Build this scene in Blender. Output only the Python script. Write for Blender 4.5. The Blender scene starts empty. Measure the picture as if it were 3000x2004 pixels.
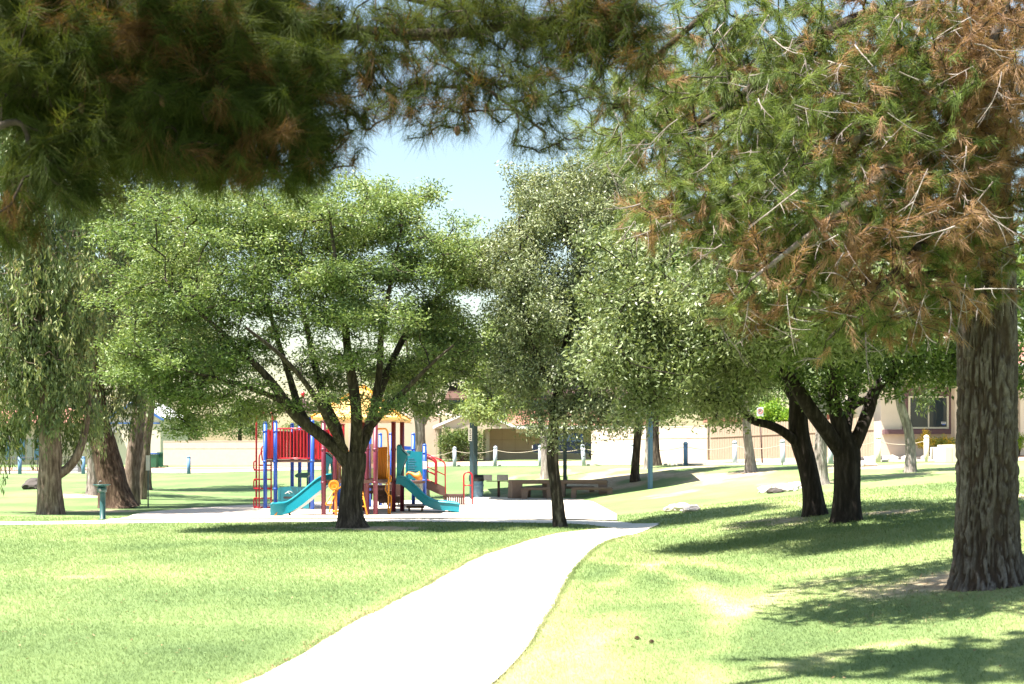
import bpy, bmesh, math, random
import numpy as np
from mathutils import Vector, Matrix

# ------------------------------------------------------------------ camera, sky, sun, exposure
SC = bpy.context.scene
COL = SC.collection
F = 3600.0; HZ = 1345.0; EYE = 1.6          # focal length in photo pixels, horizon row, eye height
cam_d = bpy.data.cameras.new('camera'); cam = bpy.data.objects.new('camera', cam_d); COL.objects.link(cam)
cam.location = (0, 0, EYE); cam.rotation_euler = (math.radians(90), 0, 0)
cam_d.sensor_width = 36; cam_d.sensor_fit = 'HORIZONTAL'; cam_d.lens = 36 * F / 3000
cam_d.shift_y = (HZ - 1002) / 3000
cam_d.clip_start = 0.1; cam_d.clip_end = 2000
cam_d.dof.use_dof = True; cam_d.dof.focus_distance = 30; cam_d.dof.aperture_fstop = 4.0
SC.camera = cam
SUN_EL = math.radians(66); SUN_FROM = (-0.91, -0.415)
w = bpy.data.worlds.new('World'); SC.world = w; w.use_nodes = True
nt = w.node_tree; bg = nt.nodes['Background']
sky = nt.nodes.new('ShaderNodeTexSky'); sky.sky_type = 'NISHITA'; sky.sun_disc = False
sky.sun_elevation = SUN_EL; sky.sun_rotation = math.atan2(SUN_FROM[0], SUN_FROM[1])
sky.air_density = 1.7; sky.dust_density = 1.0; sky.ozone_density = 1.6
nt.links.new(sky.outputs[0], bg.inputs[0]); bg.inputs[1].default_value = 0.053
sl = bpy.data.lights.new('sun', 'SUN'); so = bpy.data.objects.new('sun', sl); COL.objects.link(so)
sl.energy = 5.0; sl.angle = math.radians(0.53); sl.color = (1.0, 0.94, 0.84)
sd = Vector((SUN_FROM[0] * math.cos(SUN_EL), SUN_FROM[1] * math.cos(SUN_EL), math.sin(SUN_EL)))
so.rotation_euler = sd.to_track_quat('Z', 'Y').to_euler(); so.location = (-20, -10, 40)
SC.view_settings.view_transform = 'Standard'; SC.view_settings.look = 'None'
SC.cycles.max_bounces = 5; SC.cycles.diffuse_bounces = 3; SC.cycles.glossy_bounces = 2; SC.cycles.transmission_bounces = 3
SC.view_settings.exposure = 2.15; SC.view_settings.gamma = 1.0

rng = np.random.default_rng(7); random.seed(7)

# ------------------------------------------------------------------ helpers
def vnoise(x, y, z=0.0, seed=0):
    x, y, z = np.broadcast_arrays(np.asarray(x, float), np.asarray(y, float), np.asarray(z, float))
    xi, yi, zi = np.floor(x), np.floor(y), np.floor(z)
    fx, fy, fz = x - xi, y - yi, z - zi
    fx, fy, fz = [f * f * (3 - 2 * f) for f in (fx, fy, fz)]
    def h(a, b, c):
        n = (a.astype(np.int64) * 374761393 + b.astype(np.int64) * 668265263 + c.astype(np.int64) * 2147483647 + seed * 974634777)
        n = (n ^ (n >> 13)) * 1274126177
        n = n ^ (n >> 16)
        return (n & 0xffff) / 65535.0
    r = 0
    for a in (0, 1):
        for b in (0, 1):
            for c in (0, 1):
                wgt = (fx if a else 1 - fx) * (fy if b else 1 - fy) * (fz if c else 1 - fz)
                r = r + wgt * h(xi + a, yi + b, zi + c)
    return r
def fbm(x, y, z=0.0, o=4, seed=0):
    r, a, t = 0, 1.0, 0
    for i in range(o):
        r = r + a * vnoise(np.asarray(x) * 2**i, np.asarray(y) * 2**i, np.asarray(z) * 2**i, seed + i); t += a; a *= .5
    return r / t

SLX = [-60, -19.7, -3.3, 6.06, 8.2, 10, 11.7, 15.5, 17.2, 30, 60]
SLY = [79, 75, 70, 62, 58, 55, 53, 52, 51, 47, 38]
HSX = [-40, -19.7, -3.3, 6, 11.7, 15.5, 30]; HSZ = [.65, .70, 1.17, 1.27, 1.32, 1.46, 1.6]
def sdist(x, y): return (np.interp(x, SLX, SLY) - y) * 0.87
def H(x, y):
    x = np.asarray(x, float); y = np.asarray(y, float)
    t = np.maximum(0, x - 2.4); h2 = .16 * t * t / (t + 1); h2 = 1.7 * (1 - np.exp(-h2 / 1.7))
    h2 = h2 + .40 * np.exp(-((x + 18) / 5.)**2 - ((y - 50) / 6.)**2) + .12 * np.exp(-((x + 19) / 4.)**2 - ((y - 39) / 4.)**2)
    s = sdist(x, y); k = np.clip(1 - s / 17, 0, 1); k = k * k * (3 - 2 * k)
    hs = np.interp(x, HSX, HSZ)
    rb = np.interp(x, [-20, 0, 8, 15, 30], [.5, .35, .3, .65, .8])
    up = rb * np.clip((-s - 6) / 9, 0, 1)
    return h2 + (hs - h2) * k + up
def h1(x, y): return float(H(x, y))
def P(px, py, d): return Vector(((px - 1500) / F * d, d, EYE + (HZ - py) / F * d))
def G(px, py):
    """ground point seen at a photo pixel"""
    d = 20.0
    for _ in range(60):
        x = (px - 1500) / F * d
        nd = (EYE - h1(x, d)) * F / max(py - HZ, 4)
        d = d * .6 + nd * .4
    x = (px - 1500) / F * d
    return Vector((x, d, h1(x, d)))
def GD(px, d):
    x = (px - 1500) / F * d
    return Vector((x, d, h1(x, d)))

WLOC = {}
def setp(o, label=None, cat=None, group=None, kind=None):
    if label: o['label'] = label
    if cat: o['category'] = cat
    if group: o['group'] = group
    if kind: o['kind'] = kind
    return o
def thing(name, label, cat, loc=(0, 0, 0), group=None):
    o = bpy.data.objects.new(name, None); COL.objects.link(o); o.location = loc; o.empty_display_size = .2
    WLOC[o.name] = Vector(loc); return setp(o, label, cat, group)
def link(name, me, m, parent=None):
    o = bpy.data.objects.new(name, me); COL.objects.link(o)
    if m is not None and len(me.materials) == 0:
        for mm in (m if isinstance(m, (list, tuple)) else [m]): me.materials.append(mm)
    if parent is not None: o.parent = parent
    WLOC[o.name] = WLOC[parent.name] if parent is not None else Vector((0, 0, 0))
    return o
class MB:
    def __init__(s): s.v = []; s.f = []; s.sm = []
    def add(s, vs, fs, smooth=False):
        n = len(s.v); s.v += [tuple(v) for v in vs]; s.f += [[i + n for i in f] for f in fs]; s.sm += [smooth] * len(fs)
    def box(s, c, size, rz=0, M=None):
        c = Vector(c); a, b, d = [q / 2 for q in size]
        vs = [Vector((x, y, z)) for x in (-a, a) for y in (-b, b) for z in (-d, d)]
        R = M if M is not None else Matrix.Rotation(rz, 3, 'Z')
        s.add([R @ v + c for v in vs], [(0, 1, 3, 2), (4, 6, 7, 5), (0, 4, 5, 1), (2, 3, 7, 6), (0, 2, 6, 4), (1, 5, 7, 3)]); return s
    def bbox(s, c, size, rz=0, r=.02):
        """bevelled box"""
        bm = bmesh.new(); bmesh.ops.create_cube(bm, size=1)
        for v in bm.verts: v.co = Vector((v.co.x * size[0], v.co.y * size[1], v.co.z * size[2]))
        bmesh.ops.bevel(bm, geom=bm.edges[:], offset=min(r, min(size) * .45), segments=2, affect='EDGES')
        R = Matrix.Rotation(rz, 3, 'Z'); c = Vector(c)
        bm.verts.index_update()
        s.add([R @ v.co + c for v in bm.verts], [[v.index for v in f.verts] for f in bm.faces]); bm.free(); return s
    def tube(s, pts, r, n=8, caps=True, closed=False):
        pts = [Vector(p) for p in pts]; k = len(pts)
        rs = r if isinstance(r, (list, tuple, np.ndarray)) else [r] * k
        base = len(s.v); ref = None
        for i, p in enumerate(pts):
            if closed: t = pts[(i + 1) % k] - pts[i - 1]
            else: t = pts[min(i + 1, k - 1)] - pts[max(i - 1, 0)]
            t.normalize() if t.length > 1e-9 else None
            if ref is None: ref = t.orthogonal().normalized()
            ref = (ref - t * ref.dot(t)); ref = ref.normalized() if ref.length > 1e-6 else t.orthogonal().normalized()
            b = t.cross(ref)
            for j in range(n):
                a = 2 * math.pi * j / n
                s.v.append(tuple(p + (ref * math.cos(a) + b * math.sin(a)) * rs[i]))
        for i in range(k if closed else k - 1):
            for j in range(n):
                a0 = base + i * n + j; a1 = base + i * n + (j + 1) % n; i2 = (i + 1) % k
                b0 = base + i2 * n + j; b1 = base + i2 * n + (j + 1) % n
                s.f.append([a0, a1, b1, b0]); s.sm.append(True)
        if caps and not closed:
            s.f.append([base + j for j in range(n)][::-1]); s.sm.append(False)
            s.f.append([base + (k - 1) * n + j for j in range(n)]); s.sm.append(False)
        return s
    def cyl(s, a, b, r, n=14): return s.tube([a, b], r, n)
    def lathe(s, c, prof, n=16):
        """prof: list of (radius, z) around a vertical axis"""
        base = len(s.v)
        for r, z in prof:
            for j in range(n):
                a = 2 * math.pi * j / n; s.v.append((c[0] + r * math.cos(a), c[1] + r * math.sin(a), c[2] + z))
        for i in range(len(prof) - 1):
            for j in range(n):
                s.f.append([base + i * n + j, base + i * n + (j + 1) % n, base + (i + 1) * n + (j + 1) % n, base + (i + 1) * n + j]); s.sm.append(True)
        s.f.append([base + j for j in range(n)][::-1]); s.sm.append(False)
        s.f.append([base + (len(prof) - 1) * n + j for j in range(n)]); s.sm.append(False)
        return s
    def prism(s, poly, off):
        """closed outline (3-D points) extruded along off"""
        off = Vector(off); n = len(poly)
        vs = [Vector(p) for p in poly] + [Vector(p) + off for p in poly]
        fs = [list(range(n))[::-1], list(range(n, 2 * n))] + [[i, (i + 1) % n, n + (i + 1) % n, n + i] for i in range(n)]
        s.add(vs, fs); return s
    def build(s, name, m, parent=None, fix=True):
        me = bpy.data.meshes.new(name)
        o0 = WLOC[parent.name] if parent is not None else Vector((0, 0, 0))
        me.from_pydata([(v[0] - o0.x, v[1] - o0.y, v[2] - o0.z) for v in s.v], [], s.f)
        me.polygons.foreach_set('use_smooth', s.sm)
        if fix:
            bm = bmesh.new(); bm.from_mesh(me); bmesh.ops.recalc_face_normals(bm, faces=bm.faces[:]); bm.to_mesh(me); bm.free()
        me.update()
        return link(name, me, m, parent)
def npmesh(name, V, FA, m, parent=None, attrs=None, smooth=False, wt=None):
    """V (n,3) float, FA (k,c) int"""
    me = bpy.data.meshes.new(name)
    o0 = WLOC[parent.name] if parent is not None else Vector((0, 0, 0))
    V = np.asarray(V, np.float32) - np.array(o0, np.float32)
    k, c = FA.shape
    me.vertices.add(len(V)); me.vertices.foreach_set('co', V.ravel())
    me.loops.add(k * c); me.loops.foreach_set('vertex_index', FA.astype(np.int32).ravel())
    me.polygons.add(k); me.polygons.foreach_set('loop_start', np.arange(0, k * c, c, dtype=np.int32))
    me.polygons.foreach_set('loop_total', np.full(k, c, np.int32))
    if smooth: me.polygons.foreach_set('use_smooth', np.ones(k, bool))
    for an, av in (attrs or {}).items():
        a = me.attributes.new(an, 'FLOAT', 'POINT'); a.data.foreach_set('value', np.asarray(av, np.float32))
    me.update(calc_edges=True)
    o = link(name, me, m, parent)
    if parent is not None and name in ('crown', 'branches', 'dead_twigs', 'foliage', 'stems'): o['kind'] = 'stuff'
    return o

# ------------------------------------------------------------------ materials
MATS = {}
def newmat(name):
    m = bpy.data.materials.new(name); m.use_nodes = True; MATS[name] = m
    return m, m.node_tree, m.node_tree.nodes['Principled BSDF'], m.node_tree.nodes['Material Output']
def ramp(t, stops, fac):
    r = t.nodes.new('ShaderNodeValToRGB'); e = r.color_ramp.elements
    while len(e) > 1: e.remove(e[-1])
    e[0].position = stops[0][0]; e[0].color = (*stops[0][1], 1)
    for p, c in stops[1:]:
        q = e.new(p); q.color = (*c, 1)
    if fac is not None: t.links.new(fac, r.inputs[0])
    return r
def noise(t, scale, detail=4, vec=None, rough=.55):
    n = t.nodes.new('ShaderNodeTexNoise'); n.inputs['Scale'].default_value = scale
    n.inputs['Detail'].default_value = detail; n.inputs['Roughness'].default_value = rough
    if vec is not None: t.links.new(vec, n.inputs['Vector'])
    return n
def objco(t, sc=(1, 1, 1)):
    g = t.nodes.new('ShaderNodeNewGeometry'); mp = t.nodes.new('ShaderNodeMapping'); mp.inputs['Scale'].default_value = sc
    t.links.new(g.outputs['Position'], mp.inputs['Vector']); return mp.outputs[0]
def simple(name, col, rough=.5, var=.15, scale=6, bump=0, metal=0, col2=None, bscale=None, stretch=(1, 1, 1), spec=.5):
    m, t, b, o = newmat(name)
    c2 = col2 if col2 else tuple(c * (1 - var) for c in col)
    v = objco(t, stretch); n = noise(t, scale, 5, v)
    r = ramp(t, [(.3, c2), (.7, col)], n.outputs['Fac']); t.links.new(r.outputs[0], b.inputs['Base Color'])
    b.inputs['Roughness'].default_value = rough; b.inputs['Metallic'].default_value = metal
    b.inputs['Specular IOR Level'].default_value = spec
    if bump:
        n2 = noise(t, bscale or scale * 4, 5, v); bp = t.nodes.new('ShaderNodeBump'); bp.inputs['Strength'].default_value = bump
        bp.inputs['Distance'].default_value = .02
        t.links.new(n2.outputs['Fac'], bp.inputs['Height']); t.links.new(bp.outputs[0], b.inputs['Normal'])
    return m
def leafmat(name, stops, rough=.5, trans=.3, spec=.4, tcol=(1.25, 1.2, .6)):
    m, t, b, o = newmat(name)
    a = t.nodes.new('ShaderNodeAttribute'); a.attribute_name = 'tone'
    r = ramp(t, stops, a.outputs['Fac']); t.links.new(r.outputs[0], b.inputs['Base Color'])
    b.inputs['Roughness'].default_value = rough; b.inputs['Specular IOR Level'].default_value = spec
    tr = t.nodes.new('ShaderNodeBsdfTranslucent'); mx = t.nodes.new('ShaderNodeMixShader'); mx.inputs[0].default_value = trans
    mm = t.nodes.new('ShaderNodeMix'); mm.data_type = 'RGBA'; mm.blend_type = 'MULTIPLY'; mm.inputs[0].default_value = 1
    t.links.new(r.outputs[0], mm.inputs[6]); mm.inputs[7].default_value = (*tcol, 1)
    t.links.new(mm.outputs[2], tr.inputs['Color'])
    t.links.new(b.outputs[0], mx.inputs[1]); t.links.new(tr.outputs[0], mx.inputs[2]); t.links.new(mx.outputs[0], o.inputs['Surface'])
    return m
def barkmat(name, c1, c2, c3, stretch=(9, 9, 1.6), scale=1.5, bump=.6):
    m, t, b, o = newmat(name)
    v = objco(t, stretch); n = noise(t, scale, 8, v, .65)
    r = ramp(t, [(.32, c1), (.5, c2), (.68, c3)], n.outputs['Fac']); t.links.new(r.outputs[0], b.inputs['Base Color'])
    b.inputs['Roughness'].default_value = .9; b.inputs['Specular IOR Level'].default_value = .15
    bp = t.nodes.new('ShaderNodeBump'); bp.inputs['Strength'].default_value = bump; bp.inputs['Distance'].default_value = .03
    n2 = noise(t, scale * 2.2, 8, v, .7)
    t.links.new(n2.outputs['Fac'], bp.inputs['Height']); t.links.new(bp.outputs[0], b.inputs['Normal'])
    return m

def lawnmat(name, blade=False):
    m, t, b, o = newmat(name)
    d = t.nodes.new('ShaderNodeAttribute'); d.attribute_name = 'dry'
    e = t.nodes.new('ShaderNodeAttribute'); e.attribute_name = 'dirt'
    v = objco(t)
    r1 = ramp(t, [(.0, (.095, .150, .055)), (.3, (.165, .235, .085)), (.55, (.26, .315, .125)), (.78, (.38, .39, .19)), (1, (.50, .45, .27))], None)
    n1 = noise(t, 26, 4, v, .7); n2 = noise(t, 1.6, 4, v)
    ma = t.nodes.new('ShaderNodeMath'); ma.operation = 'MULTIPLY_ADD'; ma.inputs[1].default_value = .42; t.links.new(n1.outputs['Fac'], ma.inputs[0]); t.links.new(d.outputs['Fac'], ma.inputs[2])
    mb = t.nodes.new('ShaderNodeMath'); mb.operation = 'MULTIPLY_ADD'; mb.inputs[1].default_value = .3; t.links.new(n2.outputs['Fac'], mb.inputs[0]); t.links.new(ma.outputs[0], mb.inputs[2])
    mc = t.nodes.new('ShaderNodeMath'); mc.operation = 'SUBTRACT'; mc.inputs[1].default_value = .35; t.links.new(mb.outputs[0], mc.inputs[0])
    t.links.new(mc.outputs[0], r1.inputs[0])
    n3 = noise(t, 7, 6, v); rd = ramp(t, [(.3, (.30, .22, .14)), (.7, (.50, .41, .29))], n3.outputs['Fac'])
    mx = t.nodes.new('ShaderNodeMix'); mx.data_type = 'RGBA'
    t.links.new(e.outputs['Fac'], mx.inputs[0]); t.links.new(r1.outputs[0], mx.inputs[6]); t.links.new(rd.outputs[0], mx.inputs[7])
    t.links.new(mx.outputs[2], b.inputs['Base Color']); b.inputs['Roughness'].default_value = .85; b.inputs['Specular IOR Level'].default_value = .2
    if blade:
        tr = t.nodes.new('ShaderNodeBsdfTranslucent'); ms = t.nodes.new('ShaderNodeMixShader'); ms.inputs[0].default_value = .45
        t.links.new(mx.outputs[2], tr.inputs['Color']); t.links.new(b.outputs[0], ms.inputs[1]); t.links.new(tr.outputs[0], ms.inputs[2]); t.links.new(ms.outputs[0], o.inputs['Surface'])
    else:
        n4 = noise(t, 55, 5, v, .7); bp = t.nodes.new('ShaderNodeBump'); bp.inputs['Strength'].default_value = .9; bp.inputs['Distance'].default_value = .03
        t.links.new(n4.outputs['Fac'], bp.inputs['Height']); t.links.new(bp.outputs[0], b.inputs['Normal'])
    return m
M_lawn = lawnmat('lawn_ground'); M_blade = lawnmat('grass_blade', True)
M_path = simple('path_concrete', (.62, .58, .52), .9, .12, 3, .25, col2=(.52, .47, .40), bscale=60)
M_sand = simple('play_sand', (.60, .52, .44), .95, .15, 5, .6, col2=(.48, .40, .33), bscale=30)
M_road = simple('asphalt_pale', (.30, .28, .265), .9, .12, 2, .2, col2=(.25, .23, .215), bscale=40)
M_mulch = simple('verge_dirt', (.42, .30, .21), .95, .3, 4, .7, col2=(.25, .15, .10), bscale=14)
M_conc = simple('brown_concrete', (.17, .12, .092), .85, .15, 9, .25, bscale=50)
M_stucco = simple('cream_stucco', (.50, .41, .32), .9, .08, 3, .25, bscale=60)
M_stucco2 = simple('white_stucco', (.64, .56, .46), .9, .06, 3, .2, bscale=60)
M_tan = simple('tan_door', (.52, .38, .28), .8, .06, 3)
M_plum = simple('plum_trim', (.14, .075, .085), .7, .1, 4)
M_blocks = simple('block_wall', (.52, .44, .35), .9, .1, 4, .3, bscale=30)
M_fence = simple('fence_wood', (.34, .27, .20), .9, .2, 6, .3, stretch=(6, 6, .8), bscale=9)
M_fascia = simple('white_fascia', (.72, .72, .72), .6, .05, 4)
M_tile = simple('roof_tile', (.36, .15, .11), .8, .35, 3, .2, bscale=20)
M_dark = simple('dark_metal', (.03, .032, .035), .5, .1, 4)
M_rail = simple('black_rail', (.035, .035, .04), .55, .1, 4)
M_boll = simple('pale_blue_paint', (.36, .40, .46), .6, .12, 5)
M_bollb = simple('blue_paint_old', (.10, .20, .34), .6, .12, 5)
M_rope = simple('rope', (.45, .38, .30), .9, .15, 20)
M_green = simple('ramada_teal', (.035, .075, .095), .45, .1, 4)
M_rblue = simple('ramada_blue', (.07, .15, .28), .45, .1, 4)
M_brown = simple('brown_coated', (.085, .042, .032), .6, .15, 5)
M_glass = simple('window_glass', (.03, .045, .055), .08, .1, 2)
M_frame = simple('window_frame', (.62, .57, .46), .6, .05, 4)
M_truck = simple('truck_blue', (.006, .014, .034), .25, .1, 3)
M_rubber = simple('black_rubber', (.02, .02, .02), .7, .1, 6)
M_bin = simple('bin_green', (.02, .12, .06), .5, .1, 4); M_binlid = simple('bin_lid_blue', (.04, .13, .42), .5, .1, 4)
M_drum = simple('drum_blue', (.16, .27, .36), .45, .3, 4, col2=(.09, .17, .24)); M_bag = simple('black_bag', (.015, .015, .017), .35, .2, 9, .5)
M_steel = simple('grey_steel', (.34, .33, .32), .5, .25, 14, metal=.3)
M_foun = simple('fountain_green', (.02, .075, .075), .4, .15, 5)
M_white = simple('white_sign', (.75, .75, .73), .5, .05, 5)
M_ink = simple('sign_ink', (.05, .045, .05), .6, .1, 5); M_redink = simple('sign_red', (.45, .04, .04), .5, .1, 5)
M_rock = simple('pale_rock', (.58, .53, .47), .9, .3, 5, .6, col2=(.38, .33, .29)); M_rockd = simple('dark_rock', (.07, .058, .052), .9, .3, 6, .6)
M_cone = simple('pine_cone', (.10, .055, .03), .9, .3, 40, .5)
# playground paints
M_pblue = simple('play_blue', (.018, .085, .44), .35, .12, 3); M_pred = simple('play_red', (.42, .010, .022), .35, .12, 3)
M_pmar = simple('play_maroon', (.13, .016, .040), .4, .15, 3); M_pyel = simple('play_yellow', (.66, .27, .008), .4, .12, 3)
M_proof = simple('play_roof_yellow', (.72, .42, .13), .5, .2, 3)
M_pteal = simple('play_teal', (.010, .22, .29), .3, .15, 2.5, col2=(.008, .17, .23)); M_pteald = simple('play_teal_dark', (.012, .10, .13), .4, .15, 3)
M_orange = simple('play_orange', (.60, .22, .03), .5, .1, 3)
# bark and leaves
B_mesq = barkmat('bark_mesquite', (.018, .014, .012), (.050, .039, .031), (.13, .105, .085))
B_oliv = barkmat('bark_olive', (.012, .010, .009), (.035, .028, .024), (.16, .14, .12))
B_pair = barkmat('bark_pair', (.010, .008, .007), (.022, .017, .015), (.055, .045, .04))
B_euc = barkmat('bark_eucalypt', (.055, .038, .030), (.15, .11, .088), (.29, .23, .19))
B_eucd = barkmat('bark_eucalypt_dark', (.035, .020, .014), (.085, .055, .04), (.20, .14, .10))
B_grey = barkmat('bark_grey', (.10, .085, .075), (.22, .19, .17), (.40, .37, .34))
def pinebark(name):
    # weathered grey plate faces over red-brown inner bark
    m, t, b, o = newmat(name)
    a = t.nodes.new('ShaderNodeAttribute'); a.attribute_name = 'plate'
    v = objco(t, (12, 12, 5)); n = noise(t, 2.2, 7, v, .7); n2 = noise(t, 1.0, 4, objco(t, (3, 3, 1.2)))
    inner = ramp(t, [(.3, (.032, .023, .018)), (.7, (.068, .050, .040))], n.outputs['Fac'])
    outer = ramp(t, [(.30, (.034, .028, .024)), (.48, (.085, .072, .063)), (.60, (.16, .142, .13)), (.74, (.31, .29, .275))], None)
    mth = t.nodes.new('ShaderNodeMath'); mth.operation = 'MULTIPLY_ADD'; mth.inputs[1].default_value = .55; t.links.new(n.outputs['Fac'], mth.inputs[0])
    m3 = t.nodes.new('ShaderNodeMath'); m3.operation = 'MULTIPLY'; m3.inputs[1].default_value = .45; t.links.new(n2.outputs['Fac'], m3.inputs[0]); t.links.new(m3.outputs[0], mth.inputs[2])
    t.links.new(mth.outputs[0], outer.inputs[0])
    mx = t.nodes.new('ShaderNodeMix'); mx.data_type = 'RGBA'; rp = ramp(t, [(.35, (0, 0, 0)), (.75, (1, 1, 1))], a.outputs['Fac'])
    t.links.new(rp.outputs[0], mx.inputs[0]); t.links.new(inner.outputs[0], mx.inputs[6]); t.links.new(outer.outputs[0], mx.inputs[7])
    t.links.new(mx.outputs[2], b.inputs['Base Color']); b.inputs['Roughness'].default_value = .9; b.inputs['Specular IOR Level'].default_value = .15
    bp = t.nodes.new('ShaderNodeBump'); bp.inputs['Strength'].default_value = .7; bp.inputs['Distance'].default_value = .02
    t.links.new(n.outputs['Fac'], bp.inputs['Height']); t.links.new(bp.outputs[0], b.inputs['Normal'])
    return m
B_pine = pinebark('bark_pine')
B_twig = barkmat('bark_dead_twig', (.14, .115, .10), (.24, .20, .185), (.40, .37, .35), (4, 4, 4))
B_twigd = barkmat('bark_twig_dark', (.02, .015, .013), (.04, .03, .026), (.09, .075, .06), (4, 4, 4))
L_mesq = leafmat('leaf_mesquite', [(0, (.080, .125, .042)), (.5, (.165, .235, .075)), (1, (.31, .36, .145))], .5, .26, .35)
L_oliv = leafmat('leaf_olive', [(0, (.085, .110, .050)), (.5, (.175, .21, .10)), (1, (.32, .345, .20))], .45, .2, .5)
L_pair = leafmat('leaf_pair', [(0, (.050, .088, .024)), (.6, (.105, .165, .042)), (1, (.21, .28, .085))], .42, .32, .45)
L_twin = leafmat('leaf_twin', [(0, (.078, .11, .040)), (.5, (.16, .205, .082)), (1, (.31, .345, .175))], .45, .22, .5)
L_euc = leafmat('leaf_eucalypt', [(0, (.085, .125, .05)), (.5, (.175, .225, .09)), (.85, (.27, .29, .12)), (1, (.36, .32, .17))], .5, .26)
L_far = leafmat('leaf_far', [(0, (.06, .10, .03)), (.5, (.12, .18, .06)), (1, (.22, .27, .10))], .5, .3)
L_palo = leafmat('leaf_palo_verde', [(0, (.11, .17, .05)), (.5, (.20, .27, .09)), (1, (.32, .37, .16))], .5, .35)
L_bush = leafmat('leaf_bush', [(0, (.06, .15, .015)), (.5, (.16, .30, .03)), (1, (.30, .42, .06))], .4, .4)
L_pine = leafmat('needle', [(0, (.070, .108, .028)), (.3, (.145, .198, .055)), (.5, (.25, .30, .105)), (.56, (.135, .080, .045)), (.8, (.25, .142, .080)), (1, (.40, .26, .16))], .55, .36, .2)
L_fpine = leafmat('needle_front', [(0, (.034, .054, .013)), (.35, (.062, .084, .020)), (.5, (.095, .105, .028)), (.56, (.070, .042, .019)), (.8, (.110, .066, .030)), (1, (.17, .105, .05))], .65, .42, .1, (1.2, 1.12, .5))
L_flow = leafmat('flower_yellow', [(0, (.10, .17, .03)), (.55, (.22, .28, .05)), (.62, (.75, .45, .02)), (1, (.85, .55, .03))], .5, .3)

# ------------------------------------------------------------------ ground
def inpoly(x, y, poly):
    c = np.zeros(np.shape(x), bool); n = len(poly)
    for i in range(n):
        x0, y0 = poly[i][0], poly[i][1]; x1, y1 = poly[i - 1][0], poly[i - 1][1]
        k = ((y0 > y) != (y1 > y)) & (x < (x1 - x0) * (y - y0) / (y1 - y0 + 1e-12) + x0); c ^= k
    return c
def pdist(x, y, pl):
    d = np.full(np.shape(x), 1e9)
    for i in range(len(pl) - 1):
        ax, ay = pl[i][0], pl[i][1]; bx, by = pl[i + 1][0] - ax, pl[i + 1][1] - ay
        t = np.clip(((x - ax) * bx + (y - ay) * by) / (bx * bx + by * by + 1e-9), 0, 1)
        d = np.minimum(d, np.hypot(x - ax - t * bx, y - ay - t * by))
    return d
def spline(pts, n=60):
    pts = np.array([[p[0], p[1]] for p in pts]); k = len(pts)
    t = np.r_[0, np.cumsum(np.hypot(*np.diff(pts, axis=0).T))]; u = np.linspace(0, t[-1], n)
    # smooth by Catmull-Rom
    out = []
    for q in u:
        i = min(np.searchsorted(t, q, 'right') - 1, k - 2); s = (q - t[i]) / (t[i + 1] - t[i])
        p0 = pts[max(i - 1, 0)]; p1 = pts[i]; p2 = pts[i + 1]; p3 = pts[min(i + 2, k - 1)]
        out.append(.5 * (2 * p1 + (p2 - p0) * s + (2 * p0 - 5 * p1 + 4 * p2 - p3) * s * s + (3 * p1 - p0 - 3 * p2 + p3) * s**3))
    return np.array(out)
LE = [(-4.6, -6), (-3.3, 3)] + [G(*q)[:2] for q in ((715, 2004), (1032, 1828), (1247, 1722), (1417, 1630), (1600, 1571), (1700, 1557), (1780, 1549))] + [(2.75, 28.45), (3.05, 28.75)]
RE = [(-2.9, -6), (-1.5, 3)] + [G(*q)[:2] for q in ((1445, 2004), (1600, 1811), (1657, 1710), (1700, 1650), (1761, 1597), (1820, 1576), (1880, 1560))] + [(3.1, 27.5), (3.42, 28.5)]
PL = spline(LE, 120); PR = spline(RE, 120)
edge_n = (fbm(np.arange(120) * .7, 3.1, seed=3) - .5) * .10
PL[:, 0] += edge_n; PR[:, 0] += (fbm(np.arange(120) * .6, 9.1, seed=5) - .5) * .035
PATH = [tuple(p) for p in PL] + [tuple(p) for p in PR[::-1]]
SWF = spline([(-40, 28.2), (-16, 29.2), (-9, 30.6), (-3, 31.2), (1.2, 30.4), (2.3, 28.6), (2.9, 27.9)], 80)
SWB = spline([(-40, 29.8), (-16, 30.8), (-9, 32.2), (-3, 32.6), (2.0, 31.9), (3.0, 29.6), (3.5, 28.9)], 80)
WALK = [tuple(p) for p in SWF] + [tuple(p) for p in SWB[::-1]]
PLAZA = [tuple(q) for q in spline([(-10.4, 33.2), (-10.8, 36.5), (-9.6, 41), (-7, 45), (-3, 47.2), (-1.7, 47.6)], 40)] + [(3.9, 47.2), (3.6, 43), (3.2, 38), (2.9, 34), (2.7, 31.6)] + [tuple(q) for q in SWB[::-1] if -10.6 < q[0] < 2.4]
PAD = [(-2.6, 47.3), (7.1, 47.1), (7.1, 53.6), (-2.6, 53.6)]
DRY_LINES = [([G(*q) for q in ((2070, 2000), (2060, 1930), (2130, 1840), (2115, 1770), (2020, 1700), (1900, 1655), (1800, 1650))], .20, .42),
             ([G(*q) for q in ((2300, 1960), (2420, 1920), (2560, 1890), (2720, 1880))], .16, .5),
             ([G(*q) for q in ((2130, 1800), (2170, 1780), (2300, 1740), (2420, 1700), (2540, 1690))], .16, .38),
             ([G(*q) for q in ((1780, 1720), (1880, 1660), (2000, 1640), (2300, 1690), (2420, 1670))], .25, .32),
             ([G(*q) for q in ((1700, 1930), (1780, 1850), (1840, 1800))], .30, .3),
             ([G(*q) for q in ((1760, 1980), (1900, 1940), (1980, 1900))], .4, .22),
             ([G(*q) for q in ((180, 1690), (290, 1692))], .12, .5)]
GREEN_SPOTS = [(G(2130, 1900), .8, .3), (G(1960, 1690), 1.4, .28), (G(2260, 1850), .8, .25), (G(1900, 1790), .9, .2), (G(2050, 1930), .3, .3)]
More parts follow.
